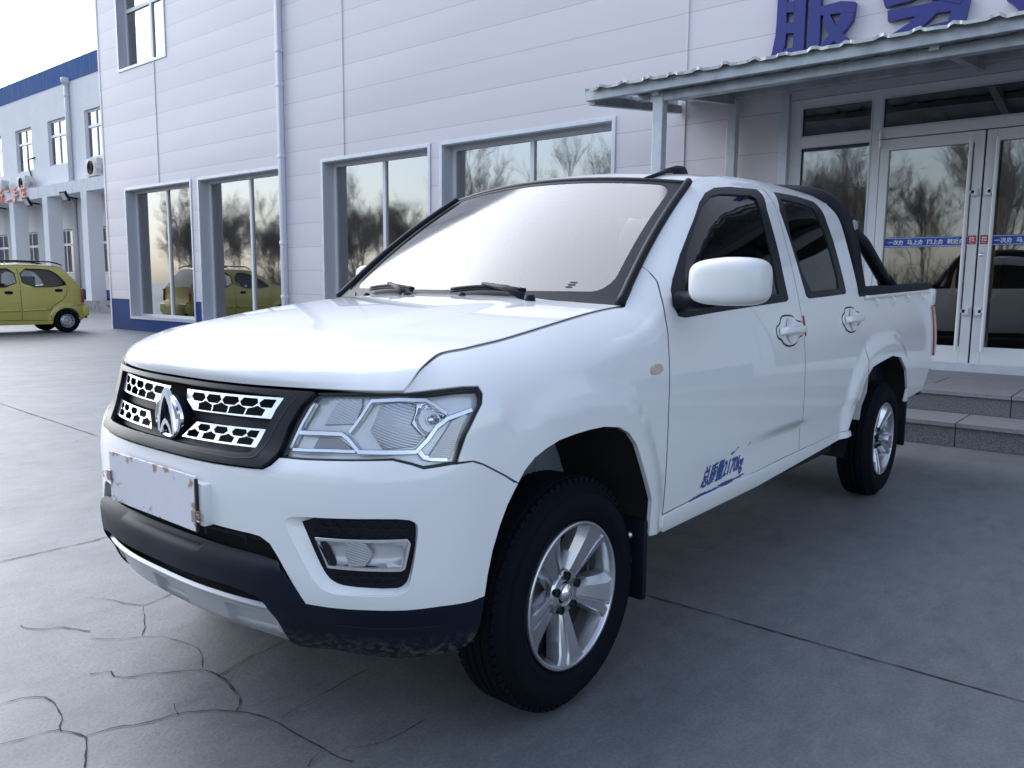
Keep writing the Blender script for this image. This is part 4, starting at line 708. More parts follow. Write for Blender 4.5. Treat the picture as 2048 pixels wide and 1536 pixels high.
rear_door=panel('rear_door',doorR,M['paint'],truck,holes=[O['winR']],h=.026,estep=.014,lip=.02,fn=door_fn)
def grow(P,d):
    P=P if area(P)>0 else P[::-1]; P=np.array(P);out=[]
    for i in range(len(P)):
        a=P[i-1];b=P[i];c=P[(i+1)%len(P)];t=(c-a)/ (np.linalg.norm(c-a)+1e-9);out.append(tuple(b+np.array([t[1],-t[0]])*d))
    return out
for dr,wo,gl in ((front_door,'winF','glassF'),(rear_door,'winR','glassR')):
    tr=panel('window_trim',grow(O[wo],.004),M['bezel'],dr,holes=[O[gl]],fn=off_surf(skin,.0015),h=.03,estep=.012,lip=.006)
    inner=panel('window_seal',grow(O[gl],.003),M['seal'],dr,holes=[grow(O[gl],-.002)],fn=off_surf(skin,-.002),h=.03,estep=.015,lip=.002)
    panel('window_glass',grow(O[gl],.004),M['tint'],dr,fn=off_surf(skin,-.004),h=.05,estep=.03,lip=0)
def handle(parent,poly,u0,z0,w):
    h=panel('door_handle',chaikin(poly,1),M['paint'],parent,fn=off_surf(skin,.005),h=.02,estep=.008,lip=.012)
    ribbon('handle_seam',grow(chaikin(poly,1),.004),.008,M['seal'],h,closed=True,step=.01,off=.0012)
    def bar(uv):
        uv=np.atleast_2d(uv);a=uv[:,0];b=uv[:,1]  # a 0..1 along, b -1..1 across
        zz=z0+b*.019*(1-.25*(2*a-1)**4); uu=u0+(a-.5)*w
        base=np.stack([uu,zz],1);p=skin(base);n=nrm_of(skin,base)
        hgt=.008+.030*np.clip(1-(2*a-1)**4,0,1)**.5*np.clip(1-b**4,0,1)**.5
        return p+n*hgt[:,None]
    gridsurf('grip',bar,20,9,M['paint'],h,b0=-1,b1=1,skirt=0)
    # finger cups above and below the grip
    for sg in (1,-1):
        def cup(uv,sg=sg):
            uv=np.atleast_2d(uv);r=uv[:,0];t=uv[:,1]
            base=np.stack([u0-.01+r*.052*np.cos(t),z0+sg*.012+r*.040*np.sin(t)],1);p=skin(base);n=nrm_of(skin,base)
            return p+n*(.0065-.012*(1-r**2)*0+.003*r**2)[:,None]
        gridsurf('finger_cup',cup,8,20,M['paint_matt'],h,a0=.05,a1=1,b0=0,b1=2*PI,skirt=0)
handle(front_door,O['hnd1'],2.845,.996,.27)
handle(rear_door,O['hnd2'],3.665,1.018,.245)
panel('red_sticker',[(3.000,1.052),(3.012,1.053),(3.016,1.01),(3.015,.968),(3.005,.966),(2.998,1.01)],M['redfilm'],rear_door,fn=off_surf(door_fn,.003),h=.02,estep=.01,lip=.003)
# painted weight lettering, dripping and smeared along the sill
v,f=text_mesh('总质量2170kg',1,shear=.25,offset=.024)
x0=min(p[0] for p in v);x1=max(p[0] for p in v)
def drape(v,quad,fn,off):
    q=np.array(quad);y0=min(p[1] for p in v);y1=max(p[1] for p in v);out=[]
    a=np.array([[(p[0]-x0)/(x1-x0),(p[1]-y0)/(y1-y0)] for p in v])
    uv=(q[0]*(1-a[:,:1])+q[1]*a[:,:1])*(1-a[:,1:])+(q[3]*(1-a[:,:1])+q[2]*a[:,:1])*a[:,1:]
    return fn(uv)+nrm_of(fn,uv)*off
mesh('weight_lettering',drape(v,[(2.045,.476),(2.40,.484),(2.425,.566),(2.07,.560)],door_fn,.002),f,M['blue_ink'],front_door)
sm=MB(); rs=random.Random(5)
for (a,b,w) in (((1.975,.458),(2.10,.468),.014),((2.06,.462),(2.20,.468),.010),((2.19,.472),(2.34,.472),.016),((2.33,.474),(2.42,.476),.009),((2.30,.570),(2.345,.590),.020),((2.43,.583),(2.45,.592),.012)):
    P=[(a[0]+(b[0]-a[0])*t,a[1]+(b[1]-a[1])*t+rs.uniform(-.002,.002)) for t in np.linspace(0,1,6)]
    P2=resample(np.array(P),.01);p=door_fn(P2);n=nrm_of(door_fn,P2);c=len(P2)
    ww=np.array([w*math.sin(PI*min(max(i/(c-1),.02),.98))**.6*rs.uniform(.6,1.1) for i in range(c)])
    up=np.array([0,0,1.]);A=p+n*.002+up*ww[:,None]/2;Bq=p+n*.002-up*ww[:,None]/2
    sm.add(list(A)+list(Bq),[(i,i+1,c+i+1,c+i) for i in range(c-1)])
sm.build('paint_smear',M['blue_ink'],front_door,recalc=False)
for d in (front_door,rear_door):
    c=mirror_tree(d)
    for ch in list(c.children):
        if ch.name.startswith(('red_sticker','weight','paint_smear')): bpy.data.objects.remove(ch)
# sill under the doors
sill=panel('sill',[(1.80,.449),(2.057,.461),(2.532,.460),(2.844,.469),(3.252,.473),(3.585,.479),(3.62,.478),(3.636,.452),(2.553,.400),(1.815,.392),(1.799,.400)],M['paint'],truck,fn=off_surf(skin,lambda uv:.005*np.sin(PI*np.clip((uv[:,1]-.39)/.08,0,1))**.7),h=.012,estep=.02,lip=.010)
mirror_tree(sill)
# load bed
bedpoly=[(3.846,.733)]+[(3.925,.770)]+O['archR'][4:][:-1]+[(4.643,.51),(5.128,.528),(5.291,.667),(5.335,.725),(5.352,.936),(5.40,1.10),(5.40,1.168),(3.846,1.132)]
bedfn=off_surf(skin,lambda uv:-.004+0*uv[:,0])
bed=panel('bed_side',bedpoly,M['paint'],truck,h=.028,estep=.014,lip=.014,fn=bedfn); mirror_tree(bed)
def railz(u): return 1.132+(u-3.846)*(.036/1.554)
rl=MB();pts=[]
for u in np.linspace(3.93,5.37,30): 
    p=skin([(u,railz(u)-.012)])[0];pts.append((p[0],p[1]+.004,p[2]))
rl.tube(pts,.011,10)
for u in (4.10,4.42,4.75,5.08):
    p=skin([(u,railz(u)-.02)])[0];q=skin([(u+.01,railz(u)-.065)])[0]; rl.tube([(p[0],p[1]+.006,p[2]),((p[0]+q[0])/2,q[1]+.014,(p[2]+q[2])/2),(q[0],q[1]+.003,q[2])],[.006,.005,.003],6)
r_=rl.build('tie_down_rail',M['paint'],truck,smooth=True); mirror_tree(r_)
cap=MB();ps=[];n=30
for i,u in enumerate(np.linspace(3.835,5.43,n)):
    p=skin([(u,railz(u))])[0]
    ps.append([(p[0],p[1]+.002,p[2]-.004),(p[0],p[1]+.004,p[2]+.022),(p[0],p[1]-.012,p[2]+.040),(p[0],p[1]-.085,p[2]+.040),(p[0],p[1]-.09,p[2]-.02)])
vs=[q for r in ps for q in r];fs=[(i*5+k,i*5+k+1,(i+1)*5+k+1,(i+1)*5+k) for i in range(n-1) for k in range(4)]+[tuple(range(5)),tuple(range((n-1)*5,n*5))]
cap.add(vs,fs);c_=cap.build('bed_rail_cap',M['black'],truck,auto=35); mirror_tree(c_)
bi=MB(); bi.box(-2.55,-4.04,-.70,.70,.60,.64); bi.box(-2.53,-2.50,-.76,.76,.60,1.13); 
for s in (1,-1): bi.box(-2.55,-4.04,s*.69,s*.72,.64,1.15)
bi.build('bed_liner',M['black'],truck)
tg=MB(); tg.box(-4.03,-4.075,-.70,.70,.60,1.15); tgo=tg.build('tailgate',M['paint'],truck,bevel=.012,auto=30)
cp=MB(); cp.box(-3.99,-4.10,.705,.795,1.06,1.17); cpo=cp.build('bed_corner_cap',M['paint'],truck,bevel=.018,auto=35); mirror_tree(cpo)
tp=[(5.335,.74),(5.36,.74),(5.385,.80),(5.40,1.055),(5.352,1.055),(5.338,.90)]
tlm=panel('tail_lamp',tp,M['tail'],truck,fn=off_surf(skin,.006),h=.02,estep=.02,lip=.05); mirror_tree(tlm)
rb=MB(); rb.tube([(-4.13,-.72,.50),(-4.17,-.5,.50),(-4.17,.5,.50),(-4.13,.72,.50)],.045,10); rb.build('rear_bumper',M['black'],truck,smooth=True)
# bonnet
_a=[0,.035,.075,.12,.20,.38,.60,.80,1]
def _on(u,z): return skin([(u,z)])[0]
sideP=skin([(u,float(_hl(u))+.001) for u in (.765,.787,.813,.853,.930,1.15,1.37,1.54,1.716)])+np.array([0,-.003,.001])
cenP=np.array([(.684,.927),(.690,.945),(.682,.968),(.655,.990),(.585,1.020),(.40,1.058),(.14,1.094),(-.10,1.116),(-.315,1.130)])
_sf0=pchip(_a,[[u] for u in (.765,.787,.813,.853,.930,1.15,1.37,1.54,1.716)]);_sf=lambda a:skin(np.stack([_sf0(a)[:,0],_hl(_sf0(a)[:,0])+.001],1))+np.array([0,-.003,.001]);_cf=pchip(_a,cenP)
_fb=np.linspace(0,1,25);_fu=np.interp(_fb,[0,1],[0,.765]);_fp=skin(np.stack([_fu,np.full(25,.928)],1));_fp=_fp+nrm_of(skin,np.stack([_fu,np.full(25,.92)],1))*.006
def hood_fn(ab):
    ab=np.atleast_2d(ab);a=np.clip(ab[:,0],-.01,1.01);b=ab[:,1];B=np.abs(b)
    s=_sf(a);c=_cf(a);w=1-B**2.6
    x=s[:,0]+(c[:,0]-s[:,0])*w;z=s[:,2]+(c[:,1]-s[:,2])*(1-B**2.2);y=s[:,1]*b
    # leading edge follows the nose
    k=np.clip(1-np.clip(a,0,1)/.35,0,1)**2
    fy=np.interp(B,_fb,_fp[:,1]);fx=np.interp(B,_fb,_fp[:,0])
    sx=_sf(0*a)[:,0];cx=_cf(0*a)[:,0];dx=fx-(sx+(cx-sx)*w);sy=_sf(0*a)[:,1]*B
    x=x+dx*k;y=y+np.sign(b)*(fy-sy)*k
    # raised centre with soft shoulders
    m=.010*(1-smooth(.50,.68,B+.10*(1-a)))*smooth(.08,.3,a)*(1-.3*smooth(.8,1,a)); z=z+m
    return np.stack([x,y,z],1)
gridsurf('bonnet',hood_fn,60,70,M['paint'],truck,skirt=.02,flip=True)
nz=MB()
for (x,y) in ((-.27,.12),(-.27,-.40)):
    P=hood_fn([(.955,y/.68)])[0]; nz.lathe([(.0,.012),(.008,.011),(.014,.004),(.016,-.003)],12,(P[0],P[1],P[2]),'z')
nz.build('washer_nozzle',M['black'],truck,smooth=True)
# windscreen
Wb=np.array([-.385,.672,1.117]);Wt=np.array([-.985,.577,1.548])
def ws_fn(ab):
    ab=np.atleast_2d(ab);a=ab[:,0];b=ab[:,1]
    p=Wb+(Wt-Wb)*a[:,None]; hw=p[:,1]; bow=(.105+(-.03)*a)*(1-b**2)
    x=p[:,0]+bow+.018*np.sin(PI*np.clip(a,0,1)); z=p[:,2]+.038*a*(1-b**2)+.012*np.sin(PI*np.clip(a,0,1))-.004*(1-a)*(1-b**2)
    return np.stack([x,hw*b,z],1)
ws=gridsurf('windscreen',ws_fn,24,40,M['glass'],truck,skirt=0,flip=True)
def ws2(ba): ba=np.atleast_2d(ba); return ws_fn(ba[:,::-1])
rr=lambda x0,x1,y0,y1,rx,ry:[(x1-rx*(1-math.cos(t)),y1-ry*(1-math.sin(t))) for t in np.linspace(0,PI/2,6)]+[(x0+rx*(1-math.cos(t)),y1-ry*(1-math.sin(t))) for t in np.linspace(PI/2,0,6)]+[(x0+rx*(1-math.cos(t)),y0+ry*(1-math.sin(t))) for t in np.linspace(0,PI/2,6)]+[(x1-rx*(1-math.cos(t)),y0+ry*(1-math.sin(t))) for t in np.linspace(PI/2,0,6)]
panel('windscreen_border',[(-.995,.0),(.995,.0),(.995,.995),(-.995,.995)],M['black'],ws,holes=[rr(-.945,.935,.075,.968,.09,.12)],fn=off_surf(ws2,.0015),h=.06,estep=.04,lip=0)
# small printed frame low on the windscreen
st=MB()
for a,b in (((.715,.135),(.755,.135)),((.71,.12),(.75,.12)),((.705,.105),(.74,.105))): ribbon('',[a,b],.004,None,None,fn=ws2,off=.002,mb=st)
st.build('glass_print',M['black'],ws,recalc=False)
def edge_strip(name,pts,w,h,m,parent):
    P=resample(np.array(pts),.03);mb=MB();mb.tube([tuple(p) for p in P],w,8,flat=1);return mb.build(name,m,parent,smooth=True)
pilP=[tuple(ws_fn([(a,1.0)])[0]+np.array([.000,.010,.006])) for a in np.linspace(-.02,1.0,16)]
pt=edge_strip('pillar_trim',pilP,.015,0,M['black'],truck); mirror_tree(pt)
topP=[tuple(ws_fn([(1.0,b)])[0]+np.array([-.004,0,.002])) for b in np.linspace(-1,1,24)]
edge_strip('header_trim',topP,.009,0,M['seal'],truck)
# scuttle under the wipers
def scut(ab):
    ab=np.atleast_2d(ab);a=ab[:,0];b=ab[:,1]
    f=hood_fn(np.stack([np.full(len(a),.99),b*.985],1))+np.array([0,0,-.016]);w=ws_fn(np.stack([np.full(len(a),.03),b],1))+np.array([0,0,-.003])
    return f*(1-a[:,None])+w*a[:,None]
gridsurf('scuttle_panel',scut,4,40,M['black'],truck,skirt=0,flip=True)
gap=panel('scuttle_corner',[(.80,.0),(1.03,-.02),(1.03,.10),(.995,.10),(.97,.055),(.85,.035)],M['black'],truck,fn=off_surf(ws2,.006),h=.05,estep=.03,lip=.01); mirror_tree(gap)
# wipers
def wiper(b0,b1,pa,pb):
    mb=MB();L=[]
    for t in np.linspace(0,1,14):
        q=(.055+.02*math.sin(PI*t),b0+(b1-b0)*t);p=ws_fn([q])[0];n=-nrm_of(ws_fn,[q],1e-3)[0];L.append(tuple(p+n*.018))
    mb.tube(L,.0075,6)
    L2=[tuple(np.array(p)+np.array([.004,0,-.008])) for p in L]; mb.tube(L2,.005,6)
    pv=ws_fn([(pa,pb)])[0]+np.array([.03,0,.012]);mid=np.array(L[6])+np.array([.012,0,.010])
    mb.tube([tuple(pv),tuple((pv*.55+mid*.45)+np.array([0,0,.014])),tuple(mid)],[.013,.011,.006],8,flat=1.3)
    mb.lathe([(0,.02),(.016,.018),(.02,.0),(.02,-.03)],14,tuple(pv),'z')
    return mb.build('wiper',M['black'],truck,smooth=True)
wiper(.06,.52,-.01,.60); wiper(-.66,-.24,-.01,-.20)
# roof
_ra=[0,.08,.2,.4,.7,.9,1]
rx=[-.985,-1.10,-1.26,-1.5,-1.95,-2.25,-2.47]
rs_=np.array([skin([(U0(x),float(np.interp(U0(x),tl_x,tl_z)))])[0] for x in rx]); rs_[0]=Wt
rc_=np.array([(-.915,1.592),(-1.04,1.622),(-1.2,1.643),(-1.47,1.662),(-1.95,1.672),(-2.27,1.660),(-2.505,1.628)])
_rs=pchip(_ra,rs_);_rc=pchip(_ra,rc_)
def roof_fn(ab):
    ab=np.atleast_2d(ab);a=ab[:,0];b=ab[:,1];B=np.abs(b);s=_rs(a);c=_rc(a)
    return np.stack([s[:,0]+(c[:,0]-s[:,0])*(1-B**2),s[:,1]*b,s[:,2]+(c[:,1]-s[:,2])*(1-B**2.3)],1)
roof=gridsurf('roof',roof_fn,30,40,M['paint'],truck,skirt=.012,flip=True)
an=MB(); P0=roof_fn([(.0,.74)])[0];P1=roof_fn([(.11,.74)])[0];P2=roof_fn([(.20,.74)])[0]
an.tube([tuple(P0+[0,0,.004]),tuple(P1+[0,0,.010]),tuple(P2+[0,0,.012])],[.007,.008,.010],8,flat=1.6)
an.tube([tuple(P1+[0,0,.014]),tuple(P2+[.01,0,.014]),tuple(P2+[-.03,0,.016]),tuple(P2+[-.07,0,.006])],[.007,.017,.017,.007],12,flat=1.2)
an.build('aerial_base',M['black'],truck,smooth=True)
# cab back wall
cb=MB();vs=[];
zz=np.linspace(1.60,.50,16);n=len(zz)
for z in zz:
    p=skin([(3.83,float(z))])[0];y=p[1]-.004 if z<1.59 else p[1]; vs+=[(-2.505,y,z),(-2.505,-y,z)]
cb.add(vs,[(2*i,2*i+1,2*i+3,2*i+2) for i in range(n-1)]); cb.add([vs[0],vs[1],(-2.50,-.4,1.632),(-2.50,.4,1.632)],[(0,1,2,3)])
cab_back=cb.build('cab_back',M['paint'],truck)
bw=MB(); bw.box(-2.508,-2.512,-.60,.60,1.16,1.52); bw.build('rear_window',M['void'],cab_back,bevel=.001)
# nose: bumper, grille, lamps
bl=[(u,z-.004) for u,z in O['bump_low']];bin_=O['bump_in'][1:]
bump_half=[(0,.592)]+bin_[::-1]+[(.527,.437)]+O['bump_low'][::-1][1:]+O['archF2'][::-1][1:]+[(1.049,.699)]+[(u,z-.004) for u,z in O['seam'][1:-1]]+[(.888,.764),(.874,.764),(.809,.758),(.781,.768),(.737,.778),(.678,.776),(.518,.770),(.449,.770),(.432,.752),(.411,.741),(.379,.739),(.254,.737),(.036,.737),(0,.737)]
bump=bump_half+mz(bump_half)[1:-1]
holeF=chaikin(O['fog_out'],1)
bumper=panel('front_bumper',bump,M['paint'],truck,holes=[holeF,mz(holeF)],h=.024,estep=.012,lip=.03)
fin=chaikin(O['fog_in'],1)
def bevel_ring(name,Pa,Pb,fa,fb,m,parent,n=160):
    def rs(P):
        P=P if area(P)>0 else P[::-1]
        P=np.array(list(P)+[P[0]]);L=np.r_[0,np.cumsum(np.linalg.norm(np.diff(P,axis=0),axis=1))];t=np.linspace(0,L[-1],n,endpoint=False)
        return np.stack([np.interp(t,L,P[:,0]),np.interp(t,L,P[:,1])],1)
    a=rs(Pa);b=rs(Pb);ca=a.mean(0)
    def byang(P):
        an=np.arctan2(P[:,1]-ca[1],P[:,0]-ca[0]);k=np.argmin(np.abs(an-1.2));return np.roll(P,-k,0)
    a=byang(a);b=byang(b);A=fa(a);Bq=fb(b)
    mid=fb((a*.35+b*.65))*.6+fa(a*.35+b*.65)*.4
    vs=list(A)+list(mid)+list(Bq);fs=[(j*n+i,j*n+(i+1)%n,(j+1)*n+(i+1)%n,(j+1)*n+i) for j in range(2) for i in range(n)]
    return mesh(name,vs,fs,m,parent,smooth=True)
deep=off_surf(skin,-.019)
hexm=mat('honeycomb_plastic',(.010,.012,.016),rough=.35)
def hexrows(u0,u1,zb,zt,m,parent,name,nu,sz=.9):
    mb=MB();du=(u1-u0)/nu
    for r in range(2):
        for i in range(nu+1):
            cu=u0+du*(i+.5*r);cz=zb+(zt-zb)*(.27+.46*r)
            if cu+du*.5>u1: continue
            h=[(cu+du*.48*x,cz+(zt-zb)*.25*y) for x,y in ((-1,0),(-.5,1),(.5,1),(1,0),(.5,-1),(-.5,-1))]
            ribbon('',h,.0035,None,None,fn=off_surf(skin,-.015),off=0,closed=True,step=.02,mb=mb)
    return mb.build(name,m,parent,recalc=False)
def mirrored(o): return mirror_tree(o)
fogs=bevel_ring('fog_recess',holeF,fin,off_surf(skin,-.001),deep,M['paint'],bumper); 
foghouse=panel('fog_lamp_surround',grow(fin,.004),M['black'],bumper,holes=[grow(O['fog_lamp'],-.002)],fn=off_surf(skin,-.018),h=.03,estep=.015,lip=.01)
hexrows(.560,.780,.602,.640,M['bezel'],foghouse,'honeycomb',6); hexrows(.610,.760,.492,.524,M['bezel'],foghouse,'honeycomb',5)
FL=O['fog_lamp']
M['mirror_plastic']=mat('aluminised_reflector',(.80,.80,.82),rough=.22,metal=.25,coat=.5)
fl=panel('fog_lamp',grow(FL,.004),M['chrome'],foghouse,holes=[grow(FL,-.0025)],fn=off_surf(skin,-.006),h=.02,estep=.01,lip=.006)
def bowl(uv):
    uv=np.atleast_2d(uv);c=np.array([.665,.562]);d=((uv[:,0]-c[0])/.11)**2+((uv[:,1]-c[1])/.036)**2
    return skin(uv)+nrm_of(skin,uv)*(-.011-.018*np.clip(1-d,0,1)**.5)[:,None]
panel('reflector',grow(FL,-.001),M['mirror_plastic'],fl,fn=bowl,h=.008,estep=.01,lip=0)
ribm=mat('ribbed_lamp',(.66,.68,.72),rough=.22,metal=.4,coat=.5)
def ribs(m,scale,rot=0):
    n=m.node_tree;b=n.nodes['Principled BSDF'];tc=n.nodes.new('ShaderNodeTexCoord');mp=n.nodes.new('ShaderNodeMapping');mp.inputs['Rotation'].default_value=(rot,0,0)
    w=n.nodes.new('ShaderNodeTexWave');w.bands_direction='Z';w.inputs['Scale'].default_value=scale;bp=n.nodes.new('ShaderNodeBump');bp.inputs['Strength'].default_value=.22;bp.inputs['Distance'].default_value=.003
    n.links.new(tc.outputs['Object'],mp.inputs[0]);n.links.new(mp.outputs[0],w.inputs['Vector']);n.links.new(w.outputs['Fac'],bp.inputs['Height']);n.links.new(bp.outputs[0],b.inputs['Normal']);return m
ribs(ribm,55,.35); ribm2=ribs(mat('ribbed_side_lamp',(.82,.80,.78),rough=.3,metal=.3),75)
panel('ribbed_pocket',[(.625,.590),(.672,.591),(.690,.565),(.672,.536),(.632,.535)],ribm,fl,fn=off_surf(skin,-.0105),h=.02,estep=.01,lip=.01)
panel('black_end',[(.562,.587),(.575,.588),(.600,.536),(.588,.536)],M['black'],fl,fn=off_surf(skin,-.0102),h=.02,estep=.01,lip=.01)
panel('lens_cover',FL,M['lens'],fl,fn=off_surf(skin,-.005),h=.03,estep=.02,lip=0)
mirror_tree(fogs);mirror_tree(foghouse)
# lower black lip and bar, silver skid plate, dark openings
lipc=[(.455,.545),(.478,.510),(.500,.470),(.527,.436)]
barh=[(0,.538),(.156,.538),(.341,.534),(.40,.532),(.452,.528),(.474,.507),(.500,.470),(.527,.4325)]+O['lip_out'][1:13]+[(.60,.266),(.52,.286),(.455,.300),(.430,.400),(.420,.428),(.400,.444),(.314,.455),(.159,.455),(0,.455)]
barp=barh+mz(barh)[1:-1]
def barfn(uv):
    uv=np.atleast_2d(uv);u=np.abs(uv[:,0]);z=uv[:,1];w=1-smooth(.40,.56,u)
    d=w*(.016-.035*smooth(.508,.54,z)-.012*smooth(.475,.45,z)*0)
    d=d-.010*smooth(.33,.26,z)
    return skin(uv)+nrm_of(skin,uv)*d[:,None]
lip=panel('bumper_lip',barp,M['lip'],truck,fn=barfn,h=.018,estep=.012,lip=.014)
ribbon('step_line',[(.60,.385),(.68,.383),(.76,.383),(.85,.382)],.004,M['seal'],lip,fn=barfn,off=.001)
skid_h=[(0,.416),(.10,.416),(.238,.416),(.420,.411),(.456,.300),(.358,.312),(.244,.316),(.114,.316),(0,.316)]
skid=skid_h+mz(skid_h)[1:-1]
def skidfn(uv):
    uv=np.atleast_2d(uv);u=uv[:,0];z=uv[:,1];d=0*u+.008
    for c,w in ((-.36,.065),(0.0,.085),(.34,.085),(-.02,0.0)):
        if w==0: continue
        sk=(z-.36)*.3
        e=(1-smooth(w*.75,w,np.abs(u-c-sk*0)))*smooth(.333,.339,z)*(1-smooth(.385,.392,z)); d=d-.015*e
    d=d-.020*smooth(.345,.31,z)*.5+.006*smooth(.405,.424,z)
    return skin(uv)+nrm_of(skin,uv)*d[:,None]
panel('skid_plate',skid,M['silver'],truck,fn=skidfn,h=.007,estep=.01,lip=.012)
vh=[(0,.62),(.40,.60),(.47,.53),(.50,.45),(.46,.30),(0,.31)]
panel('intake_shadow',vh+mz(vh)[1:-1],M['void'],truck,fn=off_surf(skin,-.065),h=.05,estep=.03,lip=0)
it=MB()
for z,d in ((.565,-.03),(.438,-.02)): ribbon('',[(-.40,z),(.40,z)],.008,None,None,fn=off_surf(skin,d),off=0,mb=it)
for u in (-.3,-.15,0.02,.18,.33):
    for (za,zb,d) in ((.545,.60,-.028),(.425,.452,-.018)):
        ribbon('',[(u,za),(u,zb)],.009,None,None,fn=off_surf(skin,d),off=0,mb=it)
it.build('intake_slats',M['black'],truck,recalc=False)
# grille
bez_o=[(0,.743)]+[(u,z+.001) for u,z in O['bez_bot']]+O['bez_out'][1:-1]+[(.519,.918),(.40,.918),(.2,.918),(0,.918)]
bez_i=[(0,.766),(.08,.766),(.329,.767),(.364,.770),(.380,.786),(.396,.827),(.415,.874),(.436,.905),(.30,.908),(0,.908)]
def bezfn(uv):
    uv=np.atleast_2d(uv); return skin(uv)+nrm_of(skin,uv)*(.010+0*uv[:,:1])
bez=panel('grille',bez_o+mz(bez_o)[1:-1],M['bezel'],truck,holes=[bez_i+mz(bez_i)[1:-1]],fn=bezfn,h=.02,estep=.012,lip=.04)
ribbon('bezel_step',[(0,.757),(.33,.757),(.385,.763),(.405,.79),(.425,.84),(.45,.885),(.47,.905)],.003,M['seal'],bez,fn=bezfn,off=.001); 
bk=[(0,.74),(.42,.745),(.47,.86),(.50,.93),(0,.93)]
panel('grille_backing',bk+mz(bk)[1:-1],M['void'],bez,fn=off_surf(skin,-.045),h=.05,estep=.03,lip=0)
sl=MB()
for z in (.838,.782): 
    ribbon('',[(-.41,z),(.41,z)],.020,None,None,fn=off_surf(skin,-.022),off=0,mb=sl)
sl.build('grille_bars',M['black'],bez,recalc=False)
def quadmap(q):
    q=np.array(q); return lambda s,t: tuple((q[0]*(1-s)+q[1]*s)*(1-t)+(q[3]*(1-s)+q[2]*s)*t)
def hexgrille(poly,quad,tops,bots):
    qm=quadmap(quad);holes=[]
    for row,cy in ((tops,.69),(bots,.29)):
        for c in row:
            if isinstance(c,tuple): c,x0,x1=c
            else: x0,x1=-1,1
            sh=((-1,0),(-.72,1),(.72,1),(1,0),(.62,-.95),(-.62,-.95)) if row is tops else ((-.97,.55),(-.36,.95),(0,1.35),(.36,.95),(.97,.55),(.97,-.95),(-.97,-.95))
            pts=[(max(min(x,x1),x0),y) for x,y in sh]
            pp=[]
            for x,y in pts:
                p=qm(c+x*.087,cy+y*.205)
                if not pp or np.hypot(p[0]-pp[-1][0],p[1]-pp[-1][1])>1e-4: pp.append(p)
            holes.append(pp)
    g=panel('grille_insert',poly,M['satin'],bez,holes=holes,fn=off_surf(skin,-.002),h=.012,estep=.008,lip=.0022)
    return g
q1=[(.060,.846),(.405,.853),(.438,.903),(.040,.897)];p1=[(.043,.897),(.437,.903),(.402,.853),(.096,.849),(.052,.872)]
g1=hexgrille(p1,q1,[.155,.335,.515,.695,(.875,-1,.5)],[.25,.43,.61,.79])
q2=[(.075,.782),(.378,.786),(.396,.828),(.080,.824)];p2=[(.080,.783),(.376,.786),(.393,.828),(.125,.823)]
g2=hexgrille(p2,q2,[.27,.49,.71,(.88,-1,.4)],[.155,.38,.60,.82])
mirror_tree(g1);mirror_tree(g2)
# round badge with a pointed arch
BC=skin([(0,.822)])[0];bx=BC[0]-.001
bd=MB(); bd.lathe([(.057,-.020),(.058,0),(.055,.003),(0,.003)],48,(bx-.004,0,BC[2]),'x'); bd.v=[(x,y*1.15,z) for x,y,z in bd.v]
badge=bd.build('badge',M['black'],bez,auto=40)
b2=MB();
ring=[(bx+.004,.061*math.cos(t),BC[2]+.051*math.sin(t)) for t in np.linspace(0,2*PI,41)]
b2.tube(ring,.0095,8,caps=False)
def plate2(P,x,d):
    P=P if area(P)>0 else P[::-1];n=len(P);b2.add([(x+d,y*1.16,BC[2]+z*1.04) for y,z in P]+[(x,y*1.27,BC[2]+z*1.04) for y,z in P],[tuple(range(n))]+[(i,n+i,n+(i+1)%n,(i+1)%n) for i in range(n)])
def arc(side,w0,w1):  # blade of the pointed arch
    o=[(side*y,z) for y,z in ((.036,-.036),(.034,-.01),(.029,.02),(.020,.046),(.010,.064),(0,.074))];i=[(side*y,z) for y,z in ((0,.056),(.0065,.046),(.015,.030),(.023,.004),(.0265,-.018),(.0285,-.040))]
    return o+i
plate2(arc(1,0,0),bx+.004,.012);plate2(arc(-1,0,0),bx+.004,.012)
plate2([(-.0265,-.044),(-.022,-.026),(-.012,-.010),(0,-.002),(.012,-.010),(.022,-.026),(.0265,-.044),(.019,-.040),(.010,-.023),(0,-.015),(-.010,-.023),(-.019,-.040)],bx+.004,.013)
b2.build('emblem',M['chrome'],badge,auto=40)
# headlamp
hl=O['headlight']
head=panel('headlamp',grow(hl,.0055),M['seal'],truck,holes=[grow(hl,.000)],fn=off_surf(skin,-.004),h=.02,estep=.012,lip=.006)
hsil=mat('lamp_housing',(.90,.91,.93),rough=.25,metal=.3,coat=.3)
def hdep(uv):
    uv=np.atleast_2d(uv);return skin(uv)+nrm_of(skin,uv)*(-.026-.003*np.sin(uv[:,0]*40))[:,None]
panel('lamp_housing',grow(hl,.0),hsil,head,fn=hdep,h=.02,estep=.015,lip=-.020)
panel('ribbed_pocket',O['h_pocket'],ribm,head,fn=off_surf(skin,-.019),h=.02,estep=.01,lip=.012)
panel('lower_pocket',O['h_low'],mat('smoked_reflector',(.30,.28,.28),rough=.2,metal=.6),head,fn=off_surf(skin,-.022),h=.02,estep=.01,lip=.008)
def domef(uv):
    uv=np.atleast_2d(uv);c=np.array([.745,.857]);d=((uv[:,0]-c[0])/.085)**2+((uv[:,1]-c[1])/.062)**2
    return skin(uv)+nrm_of(skin,uv)*(-.022+.012*np.clip(1-d,0,1)**.5)[:,None]
panel('projector_lens',O['h_lens'],ribm,head,fn=domef,h=.01,estep=.01,lip=.02)
wing=[(.800,.907),(.826,.906),(.850,.893),(.868,.880),(.852,.868),(.836,.850),(.815,.832),(.800,.845),(.785,.862),(.797,.888)]
